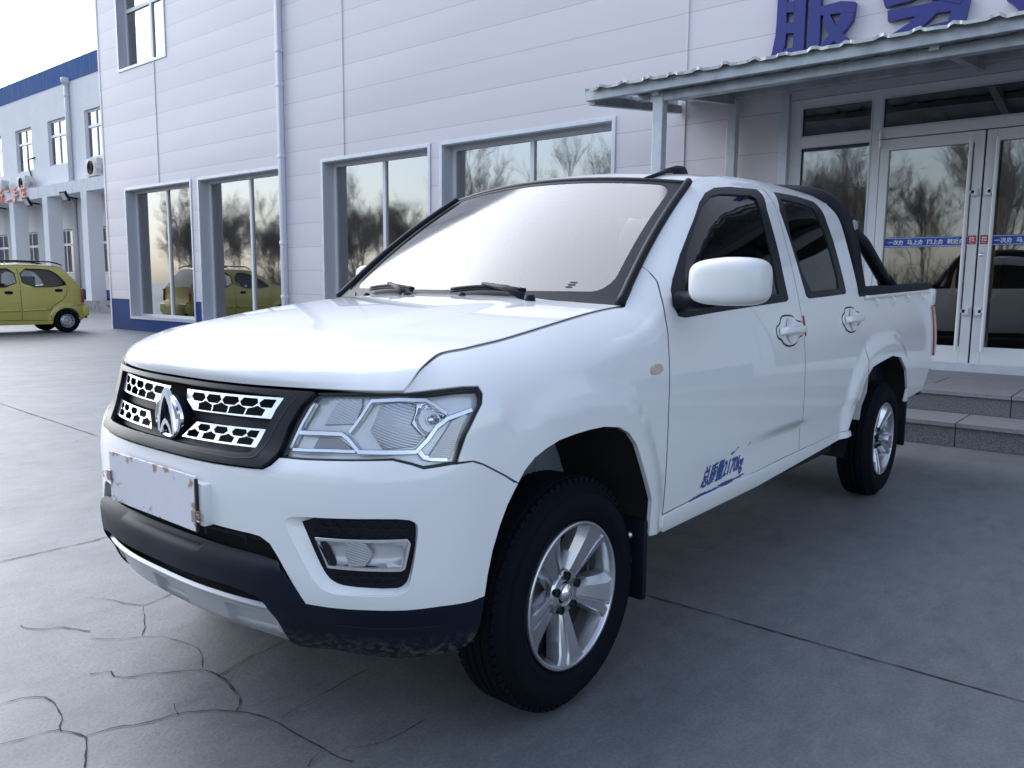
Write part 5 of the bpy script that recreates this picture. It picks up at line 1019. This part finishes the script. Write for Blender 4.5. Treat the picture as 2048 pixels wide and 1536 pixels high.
def bowl2(uv):
    uv=np.atleast_2d(uv);c=np.array([.830,.871]);d=((uv[:,0]-c[0])/.035)**2+((uv[:,1]-c[1])/.035)**2
    return skin(uv)+nrm_of(skin,uv)*(-.016-.020*np.clip(1-d,0,1)**.5)[:,None]
panel('reflector',wing,M['chrome'],head,fn=bowl2,h=.006,estep=.008,lip=.01)
bu=MB();pb=off_surf(skin,-.024)([(.833,.871)])[0]
for k in range(7):
    t=k/6*PI/1; bu.lathe([(.0,.012),(.008,.010),(.012,.0),(.012,-.015)],14,tuple(pb),'x') if k==0 else None
bu.build('bulb',M['chrome'],head,smooth=True)
panel('side_marker_lens',O['h_side'],ribm2,head,fn=off_surf(skin,-.009),h=.02,estep=.01,lip=.02)
def strip(name,pts,w,m,dep,lipd=.014):
    P=np.array(pts);t=np.gradient(P,axis=0);t/=np.linalg.norm(t,axis=1)[:,None];o=np.stack([t[:,1],-t[:,0]],1)
    poly=[tuple(p) for p in P+o*w/2]+[tuple(p) for p in (P-o*w/2)[::-1]]
    return panel(name,poly,m,head,fn=off_surf(skin,dep),h=.02,estep=.01,lip=lipd)
strip('chrome_strip',O['h_swoosh'],.0085,M['satin'],-.008)
strip('chrome_frame',O['h_frame'],.0075,M['satin'],-.010)
strip('chrome_base',[(.470,.792),(.58,.796),(.64,.797)],.006,M['satin'],-.010)
strip('chrome_inner_edge',[(.463,.795),(.487,.855),(.510,.898)],.007,M['satin'],-.009)
strip('chrome_tail',[(.800,.800),(.812,.786),(.830,.782),(.868,.779)],.010,M['satin'],-.010)
panel('lens_cover',grow(hl,-.002),M['lens'],head,fn=off_surf(skin,-.003),h=.03,estep=.02,lip=0)
mirror_tree(head)
mk=panel('indicator_lamp',chaikin(O['marker'],1),M['amber'],truck,fn=off_surf(skin,.007),h=.01,estep=.006,lip=.010); mirror_tree(mk)
# number board with its clips
pl=MB();px0=.775
pl.box(.742,.772,-.20,.245,.585,.69); sp=pl.build('plate_spacer',M['paint_matt'],truck,bevel=.006,auto=35)
bn=M['plate'].node_tree;bb=bn.nodes['Principled BSDF'];_tc=bn.nodes.new('ShaderNodeTexCoord');_mp=bn.nodes.new('ShaderNodeMapping');_mp.inputs['Location'].default_value=(0,.004/.228,-.639/.069);_mp.inputs['Scale'].default_value=(0,1/.228,1/.069);bn.links.new(_tc.outputs['Object'],_mp.inputs[0])
_sx=bn.nodes.new('ShaderNodeSeparateXYZ');bn.links.new(_mp.outputs[0],_sx.inputs[0])
def _m(op,a,b=None,v=0):
    q=bn.nodes.new('ShaderNodeMath');q.operation=op;bn.links.new(a,q.inputs[0])
    if b is not None: bn.links.new(b,q.inputs[1])
    else: q.inputs[1].default_value=v
    return q.outputs[0]
_d=_m('MAXIMUM',_m('ABSOLUTE',_sx.outputs['Y']),_m('ABSOLUTE',_sx.outputs['Z']));_n=bn.nodes.new('ShaderNodeTexNoise');_n.inputs['Scale'].default_value=28;_n.inputs['Detail'].default_value=8;bn.links.new(_tc.outputs['Object'],_n.inputs['Vector'])
_s=_m('ADD',_m('MULTIPLY',_d,v=.42),_n.outputs['Fac']);_mr=bn.nodes.new('ShaderNodeMapRange');_mr.inputs['From Min'].default_value=.93;_mr.inputs['From Max'].default_value=1.02;bn.links.new(_s,_mr.inputs['Value'])
_mx=bn.nodes.new('ShaderNodeMix');_mx.data_type='RGBA';bn.links.new(bb.inputs['Base Color'].links[0].from_socket,_mx.inputs['A']);_mx.inputs['B'].default_value=(.33,.20,.13,1);bn.links.new(_mr.outputs[0],_mx.inputs['Factor']);bn.links.new(_mx.outputs['Result'],bb.inputs['Base Color'])
pb_=MB(); y0,y1=-.232,.224;za,zb=.570,.708
pb_.box(.774,.780,y0,y1,za,zb); board=pb_.build('number_board',M['plate'],truck,bevel=.002)
pe=MB(); pe.box(.7735,.7805,y1-.004,y1+.003,za,zb-.006); pe.build('board_edge',M['seal'],board)
for (yy,zc,sg) in ((y1,.610,1),(y0,.640,-1)):
    k=MB(); k.box(.772,.786,yy-.012*sg,yy+.006*sg,zc-.014,zc+.014)
    for dx in (.004,-.004): k.tube([(.779+dx,yy+.004*sg,zc+.006),(.783+dx,yy+.022*sg,zc+.010),(.784+dx,yy+.028*sg,zc+.002),(.783+dx,yy+.020*sg,zc-.002),(.783+dx,yy+.028*sg,zc-.008),(.779+dx,yy+.004*sg,zc-.008)],.0011,5)
    k.build('binder_clip',M['clip'],board)
# door mirrors
def superell(c,r,e=(.35,.5),n=24,m=32,shape=None):
    mb=MB();vs=[];sp=lambda v,p:math.copysign(abs(v)**p,v)
    for i in range(n+1):
        a=-PI/2+PI*i/n
        for j in range(m):
            b=2*PI*j/m; q=[sp(math.cos(a),e[0])*sp(math.cos(b),e[1])*r[0],sp(math.cos(a),e[0])*sp(math.sin(b),e[1])*r[1],sp(math.sin(a),e[0])*r[2]]
            if shape: q=shape(q)
            vs.append((c[0]+q[0],c[1]+q[1],c[2]+q[2]))
    mb.add(vs,[(i*m+j,i*m+(j+1)%m,(i+1)*m+(j+1)%m,(i+1)*m+j) for i in range(n) for j in range(m)]); return mb
def mshape(q):
    x,y,z=q; k=1-.16*(max(0,-y/.13))*(1 if z>0 else .3); return [x-.10*(y+.13)*0-.12*abs(y)*(1 if y>0 else 0),y,z*k]
mm=superell((-.56,.955,1.188),(.075,.116,.073),(.50,.50),shape=mshape).build('door_mirror',M['paint_matt'],truck,smooth=True)
a_=MB(); a_.tube([(-.58,.78,1.125),(-.575,.84,1.128),(-.57,.90,1.135)],[.034,.03,.026],12,flat=1.2); a_.build('mirror_arm',M['black'],mm,smooth=True)
g_=MB(); g_.box(-.630,-.634,.88,1.01,1.14,1.235); g_.build('mirror_glass',M['chrome'],mm,bevel=.001)
c=mirror_tree(mm); c.data.transform(Matrix.Translation((-.72,-.835,1.195))@Matrix.Rotation(R(58),4,'Z')@Matrix.Scale(.82,4)@Matrix.Translation((.56,.955,-1.188)))
for ch in list(c.children): bpy.data.objects.remove(ch)
# dark gaps between the panels
ribbon('panel_gap',[(u,z-.001) for u,z in HLc],.0055,M['seal'],fender,off=.0008)
for pts_ in ([(u+.003,z) for u,z in O['shut']],):
    ribbon('panel_gap',pts_,.0035,M['seal'],fender,off=.0006)
ribbon('panel_gap',[(2.990,.48),(2.990,1.60)],.0028,M['seal'],front_door,fn=door_fn,off=.0006)
ribbon('panel_gap',[(3.842,.745),(3.842,1.13)],.0045,M['seal'],bed,off=-.002)
ribbon('panel_gap',O['seam'],.0028,M['seal'],fender,off=.0006)
# roll bar
def bar(path,w,n,name,parent=None,flat=1.0):
    mb=MB();mb.tube(path,w,14,flat=flat);return mb.build(name,M['black'],parent or truck,smooth=True)
pts=[(-2.70,.70,1.13),(-2.685,.672,1.28),(-2.66,.652,1.42),(-2.64,.615,1.54),(-2.625,.54,1.625),(-2.62,.41,1.665),(-2.62,.2,1.68),(-2.62,0,1.685)]
pts=[tuple(p) for p in resample(np.array(chaikin(pts,2,False)),.04)]
rbar=bar(pts+[(x,-y,z) for x,y,z in pts[::-1][1:]],[.052]*(2*len(pts)-1),14,'roll_bar')
for s in (1,-1):
    st_=[(-2.66,s*.655,1.47),(-2.86,s*.672,1.41),(-3.20,s*.69,1.235),(-3.33,s*.70,1.17)]
    bar([tuple(p) for p in resample(np.array(st_),.05)],.036,14,'brace',rbar)
    gt=MB(); gt.tube([(-3.24,s*.692,1.215),(-3.34,s*.70,1.165)],[.042,.046],14); gt.build('brace_boot',M['rubber'],rbar,smooth=True)
    lp=superell((-2.668,s*.672,1.48),(.030,.018,.042),(.5,.5)).build('bar_end_cap',mat('grey_cap' ,(.26,.27,.31),rough=.35),rbar,smooth=True)
# wheels
def make_wheel(cx,s,rear):
    w=empty('wheel',(0,0,0)); w.parent=truck; w.location=(cx,s*.80,.324)
    t=MB();Ro=.327
    prof=[(.205,-.018),(.214,-.006),(.232,.004),(.262,.007),(.285,.002),(.300,-.010),(.311,-.026),(.3175,-.040)]
    gr=[]
    for a,b in ((-.040,-.066),(-.074,-.100),(-.108,-.134),(-.142,-.168)): gr+=[(Ro-.001,a-.002),(Ro,a-.012),(Ro,b),(Ro-.009,b-.001),(Ro-.009,b-.007)]
    prof+=gr[:-2]+[(.3175,-.178),(.300,-.200),(.262,-.216),(.205,-.200)]
    prof=[(r_,a_ if a_>-.036 else -.036+(a_+.036)*.80) for r_,a_ in prof]
    n=96;vs=[]
    t.lathe(prof,n,(0,0,0),'y',s)
    # shoulder blocks
    for k in range(72):
        a=2*PI*k/72;ca,sa=math.cos(a),math.sin(a)
        for (y,wd) in ((-.036,.010),(-.143,.010)):
            t.obox(((Ro-.0125)*ca,s*y,(Ro-.0125)*sa),(ca,0,sa),(0,1,0),(-sa,0,ca),.0095,wd,.0095)
    tyre=t.build('tyre',M['rubber'],w,auto=38)
    tx=MB()
    for rr_,dd in ((.289,.0015),(.236,.0045)): tx.lathe([(rr_-.0015,dd-.002),(rr_,dd+.0018),(rr_+.0015,dd-.002)],96,(0,0,0),'y',s)
    tx.build('sidewall_ring',M['rubber'],tyre,smooth=True)
    r=MB()
    r.lathe([(.206,-.012),(.2075,-.004),(.203,.001),(.196,-.003),(.192,-.014),(.184,-.060),(.178,-.150),(.178,-.17)],72,(0,0,0),'y',s)
    rim=r.build('rim',M['alloy'],w,smooth=True)
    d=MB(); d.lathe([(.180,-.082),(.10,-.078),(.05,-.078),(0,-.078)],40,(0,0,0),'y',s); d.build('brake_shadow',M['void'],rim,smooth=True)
    dd=MB(); dd.lathe([(.118,-.078),(.118,-.075),(.06,-.074),(.0,-.07)],40,(0,0,0),'y',s); dd.build('brake_disc',mat('cast_iron',(.07,.065,.06),rough=.5,metal=.7),rim,auto=30)
    sp=MB();off=R(53)
    for k in range(5):
        a=2*PI*k/5+off; rad=Vector((math.cos(a),0,math.sin(a)));tan=Vector((-math.sin(a),0,math.cos(a)));rows=[]
        for i,rr2 in enumerate(np.linspace(.036,.2005,18)):
            f=i/17; hw=.022+.038*f**1.1+.030*max(0,(f-.72)/.28)**2.2; y=-.044+.041*f**.85
            gw=.0035+.004*f
            ring=[(-hw-.010,-.052),(-hw-.004,-.022),(-hw*.70,-.002),(-hw*.66,.000),(hw*.40-gw,.0015),(hw*.40-gw*.4,-.006),(hw*.40+gw*.4,-.006),(hw*.40+gw,.0015),(hw*.92,-.001),(hw,-.006),(hw+.006,-.045)]
            rows.append([tuple(rad*min(rr2,.2005)+tan*x+Vector((0,s*(y+dy),0))) for x,dy in ring])
        for row in rows:
            for j,q in enumerate(row):
                r2=math.hypot(q[0],q[2])
                if r2>.2015: row[j]=(q[0]*.2015/r2,q[1],q[2]*.2015/r2)
        vs=[q for row in rows for q in row];nn=11
        sp.add(vs,[(i*nn+j,i*nn+j+1,(i+1)*nn+j+1,(i+1)*nn+j) for i in range(17) for j in range(nn-1)])
    sp.build('spokes',M['alloy'],rim,auto=24)
    hb=MB(); hb.lathe([(.066,-.050),(.064,-.040),(.056,-.034),(.036,-.032),(.030,-.040)],40,(0,0,0),'y',s); hb.build('hub',M['alloy'],rim,auto=30)
    if rear: pr=[(.030,-.02),(.030,.022),(.026,.030),(.010,.032),(0,.032)]
    else: pr=[(.027,-.040),(.026,-.028),(.021,-.023),(0,-.019)]
    hc=MB(); hc.lathe(pr,28,(0,0,0),'y',s); hc.build('centre_cap',M['chrome'] if not rear else M['alloy'],rim,auto=35)
    for k in range(5):
        ln=MB();a=2*PI*k/5+off+PI/5; ln.lathe([(.0125,-.024),(.0115,-.024),(.0115,-.05)],14,(.050*math.cos(a),0,.050*math.sin(a)),'y',s); ln.lathe([(.0115,-.028),(.0,-.028)],12,(.050*math.cos(a),0,.050*math.sin(a)),'y',s)
        ln.build('lug_hole',M['seal'],rim)
    return w
for cx,rear in ((0,False),(-3.03,True)):
    for s in (1,-1): make_wheel(cx,s,rear)
# wheel houses, underside, mud flaps
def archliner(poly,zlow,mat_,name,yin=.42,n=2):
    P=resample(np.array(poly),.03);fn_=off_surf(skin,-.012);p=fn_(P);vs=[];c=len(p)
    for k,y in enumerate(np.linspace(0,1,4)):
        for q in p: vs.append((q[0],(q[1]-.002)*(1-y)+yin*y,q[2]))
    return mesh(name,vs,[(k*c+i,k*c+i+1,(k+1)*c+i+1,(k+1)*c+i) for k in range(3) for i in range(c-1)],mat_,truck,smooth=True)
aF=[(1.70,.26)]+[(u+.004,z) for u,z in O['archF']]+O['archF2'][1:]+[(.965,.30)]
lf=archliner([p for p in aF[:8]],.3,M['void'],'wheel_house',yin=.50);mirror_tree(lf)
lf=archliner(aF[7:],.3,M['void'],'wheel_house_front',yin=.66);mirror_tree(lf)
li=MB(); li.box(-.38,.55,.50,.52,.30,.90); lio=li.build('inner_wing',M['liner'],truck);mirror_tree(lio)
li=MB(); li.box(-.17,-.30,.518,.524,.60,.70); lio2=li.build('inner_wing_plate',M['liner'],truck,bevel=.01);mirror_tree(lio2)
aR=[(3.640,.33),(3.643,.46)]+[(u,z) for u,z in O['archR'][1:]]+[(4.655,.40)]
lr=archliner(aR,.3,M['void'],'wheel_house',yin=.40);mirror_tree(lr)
ub=MB(); ub.box(-.45,-2.45,-.74,.74,.36,.47); ub.box(.62,-.45,-.44,.44,.30,.86);ub.box(-2.45,-4.0,-.46,.46,.34,.60); ub.build('underbody',M['void'],truck)
ax=MB(); ax.tube([(-3.03,-.7,.30),(-3.03,.7,.30)],.045,12);ax.tube([(0,-.6,.30),(0,.6,.30)],.04,12);ax.tube([(-2.2,.5,.33),(-3.9,.5,.36)],.04,8);ax.build('axle',M['void'],truck,smooth=True)
for s in (1,-1):
    fl_=MB();fl_.box(-.318,-.345,s*.60,s*.828,.215,.47); f_=fl_.build('mud_flap',M['black'],truck,bevel=.012,auto=35)
    for z in (.335,.415):
        bt=MB();bt.lathe([(0,.012),(.009,.010),(.012,.0)],12,(-.319,s*.775,z),'x');bt.build('flap_bolt',M['alloy'],f_,smooth=True)
    fl_=MB();fl_.box(-3.375,-3.40,s*.60,s*.825,.235,.56); f_=fl_.build('mud_flap',M['black'],truck,bevel=.012,auto=35)
    for z in (.42,.50):
        bt=MB();bt.lathe([(0,.012),(.009,.010),(.012,.0)],12,(-3.374,s*.79,z),'x');bt.build('flap_bolt',M['clip'],f_,smooth=True)
# inside of the cab
ic=MB(); ic.box(-.55,-2.49,-.70,.70,.48,.55); ic.box(-.36,-.95,-.66,.66,.86,1.04); ic.build('dashboard',M['cabin'],truck,bevel=.03,auto=35)
for y in (.36,-.36):
    se=MB(); se.box(-1.25,-1.70,y-.24,y+.24,.70,.84);se.obox((-1.74,y,1.08),(1,0,.18),(0,1,0),(-.18,0,1),.06,.22,.28);se.obox((-1.82,y,1.43),(1,0,.1),(0,1,0),(-.1,0,1),.04,.12,.075); se.build('seat',M['seat'],truck,bevel=.03,auto=35)
se=MB(); se.box(-2.05,-2.42,-.60,.60,.70,.84);se.box(-2.36,-2.46,-.60,.60,.8,1.30); se.build('rear_seat',M['seat'],truck,bevel=.03,auto=35)
sw=MB(); sw.tube([(-1.02+.05*math.sin(t),.36+.17*math.cos(t),1.10+.16*math.sin(t)) for t in np.linspace(0,2*PI,30)],.014,8,caps=False); sw.tube([(-.98,.2,1.08),(-.98,.52,1.08)],.014,6); sw.tube([(-1.02,.36,1.09),(-.8,.36,.98)],.03,8); sw.build('steering_wheel',M['bezel'],truck,smooth=True)
rv=MB(); rv.box(-1.02,-1.05,-.12,.12,1.46,1.52); rv.build('inside_mirror',M['bezel'],truck,bevel=.01)
hd=MB(); hd.box(-1.15,-2.45,-.50,.50,1.565,1.575); hd.build('headlining',M['light_trim'],truck)
bs=MB()
for s in (1,-1): bs.tube([(-1.62,s*.60,1.5),(-1.66,s*.70,.9)],.03,8,flat=1.5)
bs.build('belt_pillar',M['light_trim'],truck,smooth=True)
# ---------------- the yellow-green hatchback ----------------
car=empty('hatchback_car',(-5.80,-17.2,0),label='small yellow green hatchback with roof rails parked at the left edge',cat='car')
CY=stain(mat('lime_paint',(.53,.45,.10),rough=.35,coat=.8,coatr=.05),(.48,.41,.10),pos=(.45,.7),nscale=2)
M['cartint']=glassmat('car_glass',(.35,.37,.38),refl_ior=1.7)
# local: x forward, y to the near side (0 = near side plane), z up
def yc_y(x,z):
    """side surface"""
    x=np.asarray(x,float);z=np.asarray(z,float)
    y=-.02-.03*((z-.65)/.4)**2*(z<.65)-.02*((z-.65)/.35)**2*((z>=.65)&(z<1.0)); t=np.clip(z-.98,0,1); y=y-.30*t-.10*t**2*2
    y=y-.10*smooth(.1,-.5,x)*smooth(.2,-.6,x)-.28*smooth(2.3,2.95,x)**1.5
    return y
def yfn(p): p=np.atleast_2d(np.asarray(p,float)); return np.stack([p[:,0],yc_y(p[:,0],p[:,1])+.022*(1-smooth(.03,.10,np.minimum(np.abs(np.hypot(p[:,0],p[:,1]-.26)-.30),np.abs(np.hypot(p[:,0]-2.34,p[:,1]-.26)-.30)))),p[:,1]],1)
def yfn2(p): p=np.atleast_2d(np.asarray(p,float))*[-1,1]; return yfn(p)   # (−x, z): outward normal
arcp=lambda cx,r,a0,a1,n=16:[(-(cx+r*math.cos(t)),.26+r*math.sin(t)) for t in np.linspace(a0,a1,n)]
body=[(.36,.30),(.455,.38),(.475,.58),(.36,.68),(.345,1.02),(.12,1.30),(-.02,1.44),(-.15,1.475),(-.9,1.495),(-1.5,1.47),(-2.05,1.10),(-2.75,.90),(-2.86,.60),(-2.84,.28),(-2.66,.25)]
body+=arcp(2.34,.30,0,PI)[:]+[(-2.02,.20),(-.32,.20)]+arcp(0,.30,0,PI)[0:]
wR=[(.03,1.04),(-.02,1.16),(-.16,1.33),(-.32,1.405),(-.88,1.41),(-.86,1.015)]; wF=[(-.98,1.01),(-.99,1.41),(-1.45,1.39),(-1.93,1.06),(-1.93,1.02)]
bs=panel('body_side',body,CY,car,holes=[chaikin(wR,1),chaikin(wF,1)],fn=yfn2,h=.05,estep=.03,lip=.03)
for w_ in (wR,wF):
    panel('side_window',grow(chaikin(w_,1),.01),M['cartint'],bs,fn=off_surf(yfn2,-.012),h=.1,estep=.05,lip=0); ribbon('window_rubber',chaikin(w_,1),.022,M['seal'],bs,fn=yfn2,off=.003,closed=True,step=.03)
sm_=MB()
for L in ([(-.92,1.42),(-.92,.30),(-.30,.27),(-.36,.42),(-.30,.60),(-.10,.72),(.01,.85),(.04,1.04)],[(-.93,.30),(-1.95,.30),(-2.0,.95)],[(.12,.60),(.36,.62)]): ribbon('',L,.010,None,None,fn=yfn2,off=.002,mb=sm_)
sm_.build('door_seam',M['seal'],bs,recalc=False)
mo=MB()
for L in ([(-.36,.53),(-.90,.51)],[(-.95,.51),(-1.9,.50)]):
    P=yfn2(resample(np.array(L),.1));mo.tube([tuple(p+np.array([0,.004,0])) for p in P],.020,8)
mo.build('side_moulding',CY,bs,smooth=True)
for x in (-.15,-1.15):
    P=yfn2([(x,.945 if x>-1 else .895)])[0];superell((0,0,0),(.085,.012,.035),(.8,.8),12,16)
    h_=superell((P[0],P[1]+.002,P[2]),(.085,.014,.036),(.8,.8),12,16).build('door_handle',M['black'],bs,smooth=True)
# cross body: roof, ends
sec=[(-.475,.30),(-.475,.58),(-.36,.68),(-.345,1.02),(-.12,1.30),(.02,1.45),(.15,1.485),(.9,1.505),(1.5,1.475),(2.06,1.10),(2.75,.92),(2.88,.60),(2.84,.28)]
def cross(i0,i1,name,m,inset=0.0,y0=-.0,off=0):
    vs=[];n_=9
    for (x,z) in sec[i0:i1]:
        ys=float(yc_y(x,min(z,1.47)))
        for k in range(n_):
            t=k/(n_-1);y=ys+(-1.40-2*ys)*t; bow=.035*math.sin(PI*t); vs.append((x+(-bow if x<.0 else (bow if x>2 else 0)),y-inset*(1-2*t),z+(bow if 0<=x<=2 else 0)))
    return mesh(name,vs,[(i*n_+k,i*n_+k+1,(i+1)*n_+k+1,(i+1)*n_+k) for i in range(i1-i0-1) for k in range(n_-1)],m,car,smooth=True)
cross(0,4,'tailgate',CY);cross(3,6,'rear_window',M['black']);cross(5,9,'roof',CY);cross(8,10,'windscreen',M['black']);cross(9,13,'bonnet',CY)
# far side
o2=bs.copy();o2.data=bs.data.copy();co=np.empty(len(o2.data.vertices)*3);o2.data.vertices.foreach_get('co',co);co=co.reshape(-1,3);co[:,1]=-1.40-co[:,1];o2.data.vertices.foreach_set('co',co.ravel());o2.data.flip_normals();COL.objects.link(o2)
lt=MB();lt.box(-.33,-.385,-.07,-.03,.67,.99);lt.box(-.33,-.385,-1.37,-1.33,.67,.99);lt.build('tail_lamp',M['tail'],car,bevel=.012,auto=35)
bp_=MB();bp_.box(-.36,-.50,-.06,-1.34,.36,.60);bp_.build('rear_bumper',CY,car,bevel=.04,auto=40)
for y in (-.23,-1.17):
    rl_=MB();rl_.tube([(-.02,y,1.50),(.08,y,1.545),(.25,y,1.575),(.9,y,1.585),(1.35,y,1.57),(1.5,y,1.50)],[.012,.016,.016,.015,.016,.012],8);rl_.build('roof_rail',M['black'],car,smooth=True)
ins=MB();ins.box(-.25,2.8,-.12,-1.28,.30,.62);ins.box(.55,.75,-.2,-.65,.6,1.25);ins.box(1.5,1.7,-.2,-.65,.6,1.25);ins.box(.0,.12,-.2,-1.2,.6,1.05);ins.build('cabin',M['seat'],car,bevel=.03)
for x in (0,2.34):
    for y,s in ((-.02,1),(-1.38,-1)):
        w=empty('wheel',(x,y,.262));w.parent=car
        t=MB();t.lathe([(.155,-.01),(.165,.0),(.20,.005),(.235,-.005),(.262,-.03),(.262,-.14),(.235,-.165),(.155,-.16)],48,(0,0,0),'y',s);t.build('tyre',M['rubber'],w,auto=40)
        r=MB();r.lathe([(.157,-.012),(.150,-.006),(.143,-.02),(.138,-.05),(.105,-.042),(.085,-.030),(.060,-.034),(.040,-.015),(.0,-.012)],40,(0,0,0),'y',s);rm_=r.build('rim',mat('steel_wheel' ,(.42,.43,.44),rough=.35,metal=.6),w,auto=35)
        v=MB()
        for k in range(10):
            a=2*PI*k/10;v.lathe([(.013,-.0435),(.0,-.0432)],10,(.118*math.cos(a),0,.118*math.sin(a)),'y',s)
        v.build('vent_hole',M['void'],rm_)
ua=MB();ua.box(-.3,2.8,-.10,-1.30,.20,.30);
for x in (0,2.34): ua.box(x-.30,x+.30,-.25,-1.15,.22,.56)
ua.build('underbody',M['void'],car)
car.rotation_euler=(0,0,0)
# ---------------- bare trees across the yard, seen in the glass ----------------
bark=mat('bare_branch',(.20,.185,.165),rough=.9)
def grow_tree(seed,H,name):
    r=random.Random(seed);mb=MB()
    def br(p,d,L,rad,lev):
        n=3 if lev<3 else 2;pts=[p];rr=[rad];q=Vector(p);dd=Vector(d)
        for i in range(n):
            dd=(dd+Vector((r.uniform(-.16,.16),r.uniform(-.16,.16),r.uniform(-.02,.16)))).normalized();q=q+dd*L/n;pts.append(q.copy());rr.append(rad*(1-.45*(i+1)/n))
        mb.tube(pts,rr,5 if lev<2 else 3,caps=False)
        if lev>=5: return
        k=[8,5,5,4,3][lev]
        for j in range(k):
            f=r.uniform(.30,1) if lev else r.uniform(.25,1);i=min(int(f*n),n-1);b=pts[i].lerp(pts[i+1],f*n-i)
            a=r.uniform(0,2*PI);side=dd.orthogonal().normalized();side.rotate(Matrix.Rotation(a,3,dd));nd=(dd*r.uniform(.7,1.0)+side*r.uniform(.35,.7)+Vector((0,0,.18))).normalized()
            br(b,nd,L*r.uniform(.45,.66),max(rr[i]*.50,.0045),lev+1)
        br(q,dd,L*.6,rr[-1],lev+1)
    br(Vector((0,0,0)),Vector((0,0,1)),H*.38,H*.008,0)
    return mb.build(name,bark,recalc=False)
proto=[grow_tree(11,9.5,'bare_tree'),grow_tree(23,8,'bare_tree'),grow_tree(37,11,'bare_tree')]
spots=[];rt=random.Random(9)
for i in range(44): spots.append((rt.uniform(20,28),6.0-i*1.85+rt.uniform(-.7,.7)))
for i,(x,y) in enumerate(spots):
    o=proto[i] if i<3 else proto[i%3].copy()
    if i>=3: COL.objects.link(o)
    o.location=(x,y,0);o.rotation_euler=(0,0,rt.uniform(0,6));s_=rt.uniform(.85,1.2);o.scale=(s_,s_,s_)
    tag(o,'leafless tree in the row reflected in the shop windows','tree','bare trees reflected in the windows')
hg=MB();rh=random.Random(2)
for i in range(2600):
    y=rh.uniform(-75,14);x=31+rh.uniform(0,3);h=rh.uniform(1.2,3.0);hg.tube([(x,y,0),(x+rh.uniform(-.4,.4),y+rh.uniform(-.5,.5),h*.6),(x+rh.uniform(-.7,.7),y+rh.uniform(-.9,.9),h)],[.03,.02,.008],3,caps=False)
tag(hg.build('scrub',bark,recalc=False),'thicket of bare scrub beyond the trees','scrub',kind='stuff')
